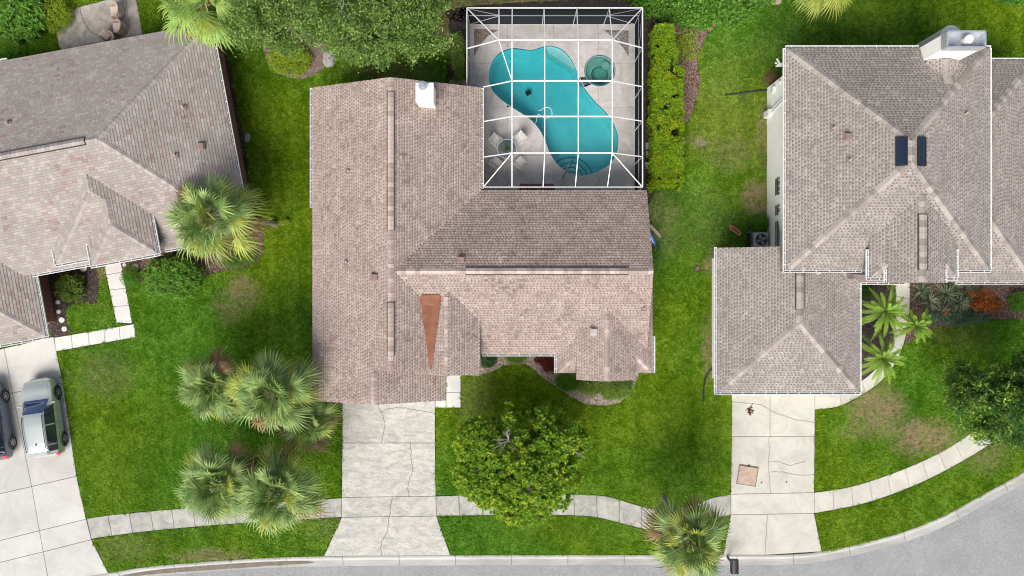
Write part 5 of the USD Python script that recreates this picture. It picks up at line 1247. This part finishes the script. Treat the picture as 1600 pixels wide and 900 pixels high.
def place(g, dens, r, jitter=True):
    x0, y0, x1, y1 = g.bounds; n = int((x1 - x0) * (y1 - y0) * dens); p = np.c_[r.uniform(x0, x1, n), r.uniform(y0, y1, n)]
    shapely.prepare(g); return p[shapely.contains_xy(g, p[:, 0], p[:, 1])]
def scatter(name, label, cat, protos, matl, pts, scales, r, tilt=0.0):
    path = numbered('/World', name); pi = UsdGeom.PointInstancer.Define(stage, path)
    tg = []
    for i, m in enumerate(protos):
        usdkit.mesh(stage, f'{path}/piece_{i:03d}' if i else f'{path}/piece', arr(m), M[matl]); tg.append(f'{path}/piece_{i:03d}' if i else f'{path}/piece')
    pi.CreatePrototypesRel().SetTargets([Sdf.Path(x) for x in tg])
    n = len(pts); pi.CreateProtoIndicesAttr(Vt.IntArray.FromNumpy(r.integers(0, len(protos), n).astype(np.int32)))
    pi.CreatePositionsAttr(Vt.Vec3fArray.FromNumpy(pts.astype(np.float32)))
    pi.CreateScalesAttr(Vt.Vec3fArray.FromNumpy(scales.astype(np.float32)))
    a = r.uniform(0, 2 * np.pi, n) / 2; tx = r.normal(0, tilt, n) if tilt else np.zeros(n)
    q = np.zeros((n, 4)); q[:, 0] = np.cos(a) * np.cos(tx); q[:, 3] = np.sin(a) * np.cos(tx); q[:, 1] = np.cos(a) * np.sin(tx); q[:, 2] = np.sin(a) * np.sin(tx)
    pi.CreateOrientationsAttr(Vt.QuathArray([Gf.Quath(*map(float, x)) for x in q]))
    data(pi.GetPrim(), label=label, category=cat, kind='stuff')

def tuft(r, nb, L, w, lean):
    V, F = [], []
    for i in range(nb):
        a = r.uniform(0, 6.28); o = np.r_[r.normal(0, .055, 2), 0]; l = L * r.uniform(.6, 1.25); le = lean * r.uniform(.4, 1.3)
        d = np.array([math.cos(a) * le, math.sin(a) * le, 1.0]); d /= np.linalg.norm(d); s = np.array([-math.sin(a), math.cos(a), 0]) * w; k = len(V)
        m = o + d * l * .6; e = o + d * l + np.r_[math.cos(a), math.sin(a), -.5] * l * .3
        V += [o + s * .7, o - s * .7, m + s, m - s, e]; F += [[k, k + 1, k + 3], [k, k + 3, k + 2], [k + 2, k + 3, k + 4]]
    return np.array(V), np.array(F)
r_ = np.random.default_rng(101)
seen = lawn.intersection(sbox(-33.2, -19.2, 33.2, 19.2)).buffer(-.02)
gp_ = place(seen, 85, r_)
scatter('lawn_grass', 'short mown grass blades of the lawns', 'grass', [tuft(r_, 10, .105, .016, .75) for _ in range(7)], 'grass_blade', np.c_[gp_, np.full(len(gp_), -.005)], r_.uniform(.75, 1.35, (len(gp_), 1)) * np.ones(3), r_)
def stone(r):
    v = trimesh.creation.icosphere(subdivisions=1, radius=1.0); q = np.array(v.vertices); q *= 1 + .35 * (meshkit.noise(q * 1.7 + r.uniform(0, 50, 3))[:, None] - .5); return q * [1, .72, .5], np.array(v.faces)
def chip(r):
    q = np.array(trimesh.creation.box(extents=(2, .8, .35)).vertices) + r.normal(0, .12, (8, 3)); return q, np.array(trimesh.creation.box().faces)
for g, kind, dens, size, lab in chip_jobs:
    st = 'stones' in kind; g2 = g.intersection(sbox(-34, -20, 34, 20)).buffer(-.03)
    if g2.is_empty: continue
    p = place(g2, dens, r_); s = r_.uniform(*size, (len(p), 1)) * r_.uniform(.8, 1.2, (len(p), 3))
    if kind == 'brown_stones' or kind == 'grey_stones': zz_ = .03
    else: zz_ = .012
    scatter('stones' if st else 'mulch_chips', ('loose stones of the ' if st else 'loose wood chips of the ') + lab, 'stones' if st else 'mulch', [(stone if st else chip)(r_) for _ in range(5)], kind, np.c_[p, r_.uniform(zz_ - .01, zz_ + .03, len(p))], s * (.75 if st else .7), r_, .25)
# ------------------------------------------------------------------ cars
def suv(label, px, py, heading, paintm, group):
    """a lofted sport-utility body: paint, glass and trim are cut from one smooth surface"""
    from scipy.interpolate import PchipInterpolator as PC
    #        x     w     zb    wt    zt    zc
    S = np.array([
        [-2.42, .66, .62, .56, .70, .71], [-2.38, .80, .82, .66, .88, .90], [-2.30, .88, .97, .72, 1.02, 1.04], [-2.22, .925, 1.06, .74, 1.12, 1.14], [-2.02, .94, 1.08, .66, 1.50, 1.56], [-1.90, .945, 1.08, .64, 1.60, 1.66], [-1.3, .955, 1.07, .655, 1.655, 1.72],
        [-.4, .96, 1.045, .665, 1.67, 1.735], [.15, .96, 1.03, .66, 1.64, 1.70], [.42, .96, 1.02, .645, 1.57, 1.64], [.80, .955, 1.01, .70, 1.33, 1.40], [1.18, .95, 1.0, .755, 1.08, 1.13], [1.30, .945, .99, .765, 1.05, 1.10], [1.8, .935, .93, .745, 1.0, 1.05], [2.12, .87, .84, .68, .90, .95], [2.32, .74, .74, .57, .80, .84], [2.41, .58, .64, .46, .68, .71], [2.45, .42, .56, .34, .60, .62]])
    fx = [PC(S[:, 0], S[:, i]) for i in range(1, 6)]
    marks = [-2.42, -2.38, -2.30, -2.22, -1.90, -1.62, -1.56, -.42, -.34, .55, 1.18, 1.24, 2.05, 2.2, 2.36, 2.45]
    xs_ = np.unique(np.concatenate([np.linspace(a, b, max(2, int((b - a) / .07) + 1)) for a, b in zip(marks[:-1], marks[1:])]))
    rows = ['floor', 'sill', 'low', 'mid', 'belt', 'belt2', 'wtop', 'roofe', 'roofq', 'roofc']
    G = []
    for x in xs_:
        w, zb, wt, zt, zc = [float(f(x)) for f in fx]
        zs = .28 + .10 * max(0, (abs(x) - 1.9) / .5)
        tb = lambda t: (w - .035 + (wt - w + .035) * t, zb + .03 + (zt - zb - .03) * t)
        G.append([(0, zs), (w * .85, zs), (w * .97, zs + .06), (w, zs + (zb - zs) * .45), (w * .995, zb - .10), (w - .018, zb), tb(.04), tb(.5), tb(.93), (wt - .01, zt + .005), (wt * .93, zt + (zc - zt) * .35), (wt * .55, zt + (zc - zt) * .85), (0, zc)])
    G = np.array(G); nx, m = G.shape[:2]
    c = P(px, py); R = lambda v: rotz(v, heading) + c
    car = Thing('parked_car', label, 'car', c, group)
    def loft(sel):
        V, F = [], []; idx = {}
        def vid(i, j, s):
            s = 1 if j in (0, m - 1) else s
            k = (i, j, s)
            if k not in idx: idx[k] = len(V); V.append((xs_[i], s * G[i, j, 0], G[i, j, 1]))
            return idx[k]
        for i in range(nx - 1):
            for j in range(m - 1):
                if not sel(.5 * (xs_[i] + xs_[i + 1]), j): continue
                for s in (1, -1):
                    q = [vid(i, j, s), vid(i + 1, j, s), vid(i + 1, j + 1, s), vid(i, j + 1, s)]
                    if len(set(q)) < 3: continue
                    F.append(q if s > 0 else q[::-1])
        return (R(np.array(V)), np.array(F)) if F else None
    side = lambda x, j: j in (6, 7) and ((-1.56 < x < -.42) or (-.34 < x < .80)) and True
    quart = lambda x, j: j in (6, 7) and -2.02 < x < -1.62
    wind = lambda x, j: j in (8, 9, 10, 11) and .50 < x < 1.18 or (j in (9, 10, 11) and .42 < x <= .5)
    rear = lambda x, j: j in (9, 10, 11) and -2.22 < x < -1.98
    trim = lambda x, j: j < 2 or (j == 5 and -2.0 < x < .95)
    headl = lambda x, j: j in (4, 5, 6) and 2.05 < x < 2.36
    tail = lambda x, j: j in (4, 5, 6, 7) and -2.36 < x < -2.16
    glass = lambda x, j: side(x, j) or quart(x, j) or wind(x, j) or rear(x, j)
    body = car.part('body', loft(lambda x, j: not (glass(x, j) or trim(x, j) or headl(x, j) or tail(x, j))), paintm, smooth=35)
    car.part('trim', loft(lambda x, j: trim(x, j)), 'black_plastic', body, smooth=35)
    car_sides = []
    for sel_ in ((lambda x, j: j in (6, 7) and -1.56 < x < -.42), (lambda x, j: j in (6, 7) and -.34 < x < .80), quart):
        v, f = loft(sel_); loc = rotz(v - c, -heading)
        for s in (1, -1):
            k = loc[f].mean(1)[:, 1] * s > 0; used = np.unique(f[k]); rm_ = -np.ones(len(v), int); rm_[used] = np.arange(len(used)); car.part('side_window', (v[used], rm_[f[k]]), 'car_glass', smooth=True)
    car.part('windscreen', loft(wind), 'windscreen', smooth=True); car.part('rear_window', loft(rear), 'car_glass', smooth=True)
    for nm, fn, mt in (('headlight', headl, 'clear_lens'), ('tail_light', tail, 'red_lens')):
        v, f = loft(fn); loc = rotz(v - c, -heading)
        for s in (1, -1):
            k = loc[f].mean(1)[:, 1] * s > .35; used = np.unique(f[k]); rm_ = -np.ones(len(v), int); rm_[used] = np.arange(len(used)); car.part(nm, (v[used], rm_[f[k]]), mt, smooth=True)
        k = np.abs(loc[f].mean(1)[:, 1]) <= .35
        if k.any(): used = np.unique(f[k]); rm_ = -np.ones(len(v), int); rm_[used] = np.arange(len(used)); car.part('panel', (v[used], rm_[f[k]]), paintm, body)
    def rp(name, m_, mt, parent=None, **kw): v, f = arr(m_); return car.part(name, (R(v), f), mt, parent, **kw)
    for x in (1.42, -1.48):
        for s in (1, -1):
            y = s * .86
            prof_ = [(.0, -.115), (.24, -.115), (.33, -.10), (.365, -.06), (.365, .06), (.33, .10), (.25, .115), (.235, .10), (.235, -.06), (0, -.06)]
            th = np.linspace(0, 2 * np.pi, 29)[:-1]
            V = np.array([(x + rr_ * math.cos(t), y + s * q, .365 + rr_ * math.sin(t)) for rr_, q in prof_ for t in th]); k = len(th)
            F = [[a * k + b, a * k + (b + 1) % k, (a + 1) * k + (b + 1) % k, (a + 1) * k + b] for a in range(len(prof_) - 1) for b in range(k)]
            wh = rp('wheel', (V, np.array(F) if s > 0 else np.array(F)[:, ::-1]), 'rubber', smooth=40)
            sp_ = [tube([(x + .235 * math.cos(t), y + s * .085, .365 + .235 * math.sin(t)) for t in np.linspace(0, 2 * np.pi, 25)], .018, 6, False), tube([(x, y + s * .03, .365), (x, y + s * .105, .365)], .055, 10)]
            for q in range(6):
                for dq in (-.12, .12):
                    t = q * math.pi / 3 + dq; sp_.append(bar((x + .04 * math.cos(t), y + s * .09, .365 + .04 * math.sin(t)), (x + .225 * math.cos(t * 1.0), y + s * .085, .365 + .225 * math.sin(t)), .028, .02, up=(0, 1, 0)))
            rp('rim', join(sp_), 'alloy', wh)
            arch = [(x + .44 * math.cos(t), y + s * (.065 if abs(math.sin(t)) < 2 else 0), .34 + .44 * math.sin(t)) for t in np.linspace(-.15, math.pi + .15, 17)]
            rp('wheel_arch', tube(arch, .045, 6), 'black_plastic', body)
            rp('wheel_well', tube([(x, y - s * .3, .37), (x, y + s * .078, .37)], .40, 20), 'black_plastic', body)
    for s in (1, -1):
        rp('mirror', join([bx((.92, s * 1.07, 1.13), (.12, .22, .15), 0, .05), bar((.95, s * .92, 1.06), (.93, s * 1.0, 1.1), .05, .04)]), paintm)
        rp('roof_rail', tube(smooth_line([(-1.85, s * .60, 1.66), (-1.75, s * .60, 1.73), (-.6, s * .62, 1.77), (.15, s * .61, 1.72), (.28, s * .60, 1.65)], 4), .024, 6), 'black_plastic')
        for q in (.42, -.62): rp('door_handle', bx((q - .25, s * .968, .93), (.2, .03, .035), 0, .01), paintm, body)
        rp('door_seam', join([bar((-.38, s * .955, .42), (-.38, s * .945, 1.02), .012, .03), bar((.98, s * .95, .42), (.98, s * .94, .98), .012, .03), bar((-1.12, s * .958, .80), (-1.35, s * .94, 1.03), .012, .03)]), 'black_plastic', body)
        rp('wiper', bar((1.14, s * .12 + .1, 1.135), (.98, s * .12 - .38, 1.235), .018, .018), 'black_plastic')
    rp('antenna', bx((-1.45, -.05, 1.74), (.16, .05, .05), 0, .02), 'black_plastic')
    rp('spoiler', bx((-2.06, 0, 1.625), (.22, 1.20, .035), 0, .012), paintm)
    rp('grille', bx((2.40, 0, .60), (.06, .9, .2), 0, .02), 'black_plastic'); rp('bumper', bx((-2.40, 0, .50), (.08, 1.3, .16), 0, .03), 'black_plastic')
    return car
suv('silver sport-utility car parked on the left driveway, wholly in view', 78.5, 650, math.pi / 2 + math.radians(8.1), 'silver_paint', 'cars parked on the left driveway')
suv('dark blue sport-utility car cut by the left edge of the photo', -2.5, 656, math.pi / 2 + math.radians(8.8), 'blue_paint', 'cars parked on the left driveway')

# ------------------------------------------------------------------ small things in the yards
def armchair(px, py, ang, label, tip=0.0):
    c = P(px, py, .4); c[2] = .03
    t = Thing('wicker_armchair', label, 'armchair', c, 'wicker armchairs on the old patio')
    def rp(name, m_, mt, parent=None):
        v, f = arr(m_); v = v.copy()
        if tip: cs_, sn = math.cos(tip), math.sin(tip); v = np.c_[v[:, 0] * cs_ + v[:, 2] * sn, v[:, 1], -v[:, 0] * sn + v[:, 2] * cs_]; v[:, 2] += .33 * abs(sn)
        return t.part(name, (rotz(v, ang) + c, f), mt, parent)
    sh_ = np.array([(.36 * math.cos(a) - .02, .42 * math.sin(a)) for a in np.linspace(math.radians(62), math.radians(298), 15)])
    outer_ = np.vstack([[(.34, .42)], sh_ * 1.0, [(.34, -.42)]]); inner_ = np.vstack([[(.34, .31)], sh_ * [.72, .74], [(.34, -.31)]])
    hgt = lambda x: .62 + .28 * np.clip((.15 - x) / .5, 0, 1)
    m = len(outer_); V = np.vstack([np.c_[outer_, np.full(m, .06)], np.c_[outer_, hgt(outer_[:, 0])], np.c_[inner_, hgt(inner_[:, 0])], np.c_[inner_, np.full(m, .06)]])
    F = [[k * m + i, k * m + i + 1, (k + 1) * m + i + 1, (k + 1) * m + i] for k in range(3) for i in range(m - 1)] + [[0, m, 2 * m, 3 * m], [m - 1, 4 * m - 1, 3 * m - 1, 2 * m - 1]]
    rp('shell', (V, np.array(F)[:, ::-1]), 'wicker')
    rp('seat', bx((.06, 0, .24), (.58, .60, .30), 0, .03), 'wicker')
    rp('cushion', bx((.07, 0, .44), (.54, .58, .12), 0, .05), 'wicker_cushion')
    for sx in (-.2, .28):
        for sy in (-.34, .34): rp('leg', bx((sx, sy, .03), (.05, .05, .1)), 'wicker')
armchair(182, 17, math.radians(190), 'beige wicker armchair furthest from the left house on the old patio')
armchair(186, 43, math.radians(185), 'beige wicker armchair in the middle beside the dark patch of the old patio')
armchair(163, 53, math.radians(140), 'grey-beige wicker armchair tipped forward against the roof edge', -.7)

ac = Thing('air_conditioner', 'grey square air-conditioning unit with round fan by the tall white wall', 'air conditioner', P(1187, 374))
c = P(1186, 375, .4); c[2] = 0
ac.part('pad', bx((*c[:2], .04), (1.1, 1.1, .08), 0, .01), 'concrete_walk')
bd = ac.part('cabinet', join([bx((c[0], c[1], .45), (.86, .86, .74), 0, .05)] + [bx((c[0], c[1], .2 + .07 * i), (.885, .885, .02)) for i in range(8)]), 'ac_grey')
ac.part('fan_well', cyl((*c[:2], .80), .36, .03, 32), 'ac_fan', bd)
fv = []
for k in range(4):
    a = k * math.pi / 2 + .4; fv.append(bar(c + [math.cos(a) * .05, math.sin(a) * .05, .845], c + [math.cos(a) * .31, math.sin(a) * .31, .845], .17, .012))
ac.part('fan_blade', join(fv + [cyl((*c[:2], .84), .09, .03, 16)]), 'ac_grey', bd)
ac.part('guard', join([tube([(c[0] + q * math.cos(t), c[1] + q * math.sin(t), .875) for t in np.linspace(0, 6.2832, 33)], .007, 5, False) for q in (.10, .17, .24, .31, .37)] + [bar(c + [-.37 * math.cos(a), -.37 * math.sin(a), .87], c + [.37 * math.cos(a), .37 * math.sin(a), .87], .014, .01) for a in (0, math.pi / 4, math.pi / 2, 3 * math.pi / 4)]), 'black_iron', bd)
ac.part('pipe', tube([c + [.42, -.2, .3], c + [.62, -.2, .25], c + [.75, -.2, .3]], .03, 8), 'black_plastic')
single('screen_board', bx((c[0] - .62, c[1], .35), (.05, .9, .7), 0, .01), 'black_plastic', 'dark narrow screen board standing left of the air conditioner', 'board')

ob = np.array([(math.cos(t) * .14 + (.30 if math.cos(t) > 0 else -.30), math.sin(t) * .14) for t in np.linspace(0, 6.2832, 33)[:-1]])
bd_ = Thing('orange_float', 'orange rounded plastic float lying on the grass near the air conditioner', 'float', P(1148, 360))
mm = prism(Polygon(ob), 0, .12, .03); v, f = arr(mm); bd_.part('hull', (rotz(v, math.radians(-38)) + P(1148, 360), f), 'orange_plastic')
mm = prism(Polygon(ob * [.72, .45]), .12, .128); v, f = arr(mm); bd_.part('pad', (rotz(v, math.radians(-38)) + P(1148, 360), f), 'clay_brown')
vl = Thing('valve_cover', 'round black valve cover in the side lawn', 'cover', P(1089, 420))
vl.part('collar', tube([(P(1089, 420)[0] + .17 * math.cos(t), P(1089, 420)[1] + .17 * math.sin(t), .07) for t in np.linspace(0, 6.2832, 25)], .035, 8, False), 'black_plastic'); vl.part('lid', cyl(P(1089, 420, .0), .15, .085, 24), 'clay_brown')
def drain_pipe(pts, label):
    p = smooth_line([P(*q, .06) for q in pts], 14); r0 = .055 * (1 + .12 * (np.arange(len(p)) % 2)); single('drain_pipe', tube(p, r0, 10), 'black_plastic', label, 'pipe')
drain_pipe([(1199, 140.5), (1180, 142.5), (1155, 146), (1133, 148.5)], 'straight black drain pipe on the grass at the north corner of the tall wall')
drain_pipe([(1122, 573), (1112, 576), (1104, 587), (1100, 602), (1099, 627)], 'curved black drain pipe on the grass beside the right garage')
bo = Thing('scrap_board', 'grey-brown board leaning out beside the east gable of the middle house', 'board', P(1024, 363))
bo.part('plank', bar(P(1016, 352, .5), P(1032, 370, .05), .18, .03), 'cut_wood')
bp = Thing('blue_float', 'blue plastic paddle board tip by the east gable of the middle house', 'board', P(1021, 376))
q = P(1019, 376, .25); mm = prism(Polygon([(-.5, -.13), (.1, -.15), (.45, -.09), (.55, 0), (.45, .09), (.1, .15), (-.5, .13)]), 0, .08, .015); v, f = arr(mm); bp.part('hull', (rotz(v, math.radians(-62)) + q, f), 'blue_plastic')
mm = prism(Polygon([(-.5, -.03), (.42, -.02), (.42, .02), (-.5, .03)]), .08, .087); v, f = arr(mm); bp.part('stripe', (rotz(v, math.radians(-62)) + q, f), 'white_paint')
# hatch on the right drive
ht = Thing('floor_hatch', 'square tan weathered hatch lid lying on the right driveway', 'hatch', P(1168, 743))
q = P(1168, 743, .05); q[2] = .0306
ht.part('lid', bx(q + [0, 0, .03], (1.12, 1.12, .06), math.radians(-9), .015), 'hatch_tan')
ht.part('rim', join([bar(q + np.r_[rotz([a[0], a[1], 0], math.radians(-9))[:2], .012], q + np.r_[rotz([b[0], b[1], 0], math.radians(-9))[:2], .012], .04, .024) for a, b in (((-.6, -.6), (.6, -.6)), ((.6, -.6), (.6, .6)), ((.6, .6), (-.6, .6)), ((-.6, .6), (-.6, -.6)))]), 'vent_brown')
ht.part('handle', cyl(q + [.09, .6, 0], .06, .06, 14), 'black_plastic')
lf = leaf_cloud(P(1172, 641) + rng.normal(0, 1, (60, 3)) * [.10, .17, .0] + [0, 0, .045], rng.normal(0, 1, (60, 3)) * [1, 1, .15], .12, .07, rng)
single('leaf_litter', lf, 'leaf_red', 'small dark heap of dead leaves on the right driveway near the garage', 'leaves', kind='stuff')
for k, (px, py, lab) in enumerate(((1190, 754, 'left'), (1229, 753, 'right'))):
    single('pipe_cap', cyl(P(px, py, .03), .045, .012, 14), 'black_plastic', f'small dark clean-out cap in the right driveway, {lab} one of two', 'cap')
# mailbox at the kerb
mb = Thing('mailbox', 'black mailbox on a post at the kerb beside the right driveway', 'mailbox', P(1141, 873))
q = P(1136.5, 870.5); 
mb.part('post', bx((q[0], q[1], .55), (.12, .12, 1.1), 0, .015), 'black_plastic')
mb.part('arm', bx((q[0] + .04, q[1] - .12, 1.0), (.12, .5, .08), 0, .012), 'black_plastic')
pr = [(-.11, 0), (.11, 0), (.11, .16)] + [(.11 * math.cos(t), .16 + .11 * math.sin(t)) for t in np.linspace(.2, math.pi - .2, 9)] + [(-.11, .16)]
V = np.array([(x, y, z) for y in (-.30, .30) for x, z in pr]) * [2.1, 1.35, 1.3] + [q[0] + .07, q[1] - .10, 1.07]; m = len(pr)
F = [[i, (i + 1) % m, m + (i + 1) % m] for i in range(m)] + [[i, m + (i + 1) % m, m + i] for i in range(m)] + [[0, i + 1, i] for i in range(1, m - 1)] + [[m, m + i, m + i + 1] for i in range(1, m - 1)]
bxp = mb.part('box', (V, np.array(F)[:, ::-1]), 'black_plastic'); mb.part('door', bx((q[0] + .07, q[1] - .515, 1.2), (.46, .02, .30), 0, .01), 'black_iron', bxp)
mb.part('flag', bx((q[0] + .315, q[1] - .2, 1.25), (.012, .18, .08)), 'red_lens', bxp)
# round white stones of the left courtyard
for k, (px, py, r_s, lab) in enumerate([(131, 419, .21, 'largest, at the back under the gutter'), (97, 500, .17, 'second from the drive'), (101, 514, .16, 'nearest the drive'), (92, 487, .13, 'third from the drive'), (91, 472, .13, 'furthest from the drive in the row')]):
    st_ = Thing('stepping_stone', 'round white stone disc in the courtyard bed, ' + lab, 'stone', P(px, py), 'white stone discs at the left house')
    st_.part('disc', join([cyl(P(px, py), r_s, .06, 24), cyl(P(px, py, .06), r_s * .9, .015, 24)]), 'concrete_new')
for px, py, lab in ((212, 417, 'round white stone disc in the bed right of the left front walk'), (195, 414, 'small white stone in the bed against the left front walk')):
    single('stepping_stone', cyl(P(px, py), .20 if px > 200 else .11, .07, 24), 'concrete_new', lab, 'stone', group='white stone discs at the left house')
# rough stones and blocks
def rock(px, py, s, label, m_='grey_stone', seed=1, z=0.0, grp=None):
    v = trimesh.creation.icosphere(subdivisions=2, radius=1.0); q_ = np.array(v.vertices); q_ *= 1 + .4 * (meshkit.fbm(q_ * 1.3 + seed * 7.1, 3)[:, None] - .5); q_ = np.sign(q_) * np.abs(q_) ** .8
    single('rock', (q_ * np.asarray(s) + P(px, py, z) + [0, 0, s[2] * .5], np.array(v.faces)), m_, label, 'rock', group=grp)
rock(708, 130, (.26, .20, .16), 'round brown rock at the north-east corner of the middle house, left one', 'cut_wood', 1); rock(722, 130, (.26, .22, .18), 'round brown rock at the north-east corner of the middle house, right one', 'cut_wood', 2)
for k, (px, py, lab) in enumerate(((1013, 228, 'northernmost'), (1014, 241, 'middle'), (1013, 258, 'southernmost'))):
    single('paving_block', bx(P(px, py, .05), (.34, .44, .12), .1 * k, .02), 'grey_stone', f'grey paving block on the bare soil beside the pool cage, {lab} of three', 'block', group='paving blocks by the pool cage')
rock(515, 92, (.4, .55, .16), 'flat grey rock in the curved bed under the oaks', 'grey_stone', 5); rock(1212, 1, (.38, .28, .15), 'flat tan rock at the end of the back mulch bed', 'hatch_tan', 6)
rock(387, 215, (.18, .3, .1), 'grey edging stone under the east eave of the left house', 'grey_stone', 8)
hs_ = [P(383 + 5 * math.cos(t), 255 + 9 * math.sin(t), .08 + .02 * (t / 6.28)) for t in np.linspace(0, 18.5, 60)]
single('garden_hose', tube(hs_, .018, 6, True), 'black_plastic', 'coiled dark garden hose under the east eave of the left house', 'hose')
pot = Thing('table_plant', 'dark potted plant in the middle of the glass patio table', 'plant', (*tc[:2], .755))
pot.part('pot', cyl((*tc[:2], .755), .08, .14, 16, .11), 'clay_brown'); pot.part('foliage', leaf_cloud(np.array([*tc[:2], .98]) + rng.normal(0, .09, (160, 3)), rng.normal(0, 1, (160, 3)) + [0, 0, .5], .12, .04, rng), 'leaf_deep')
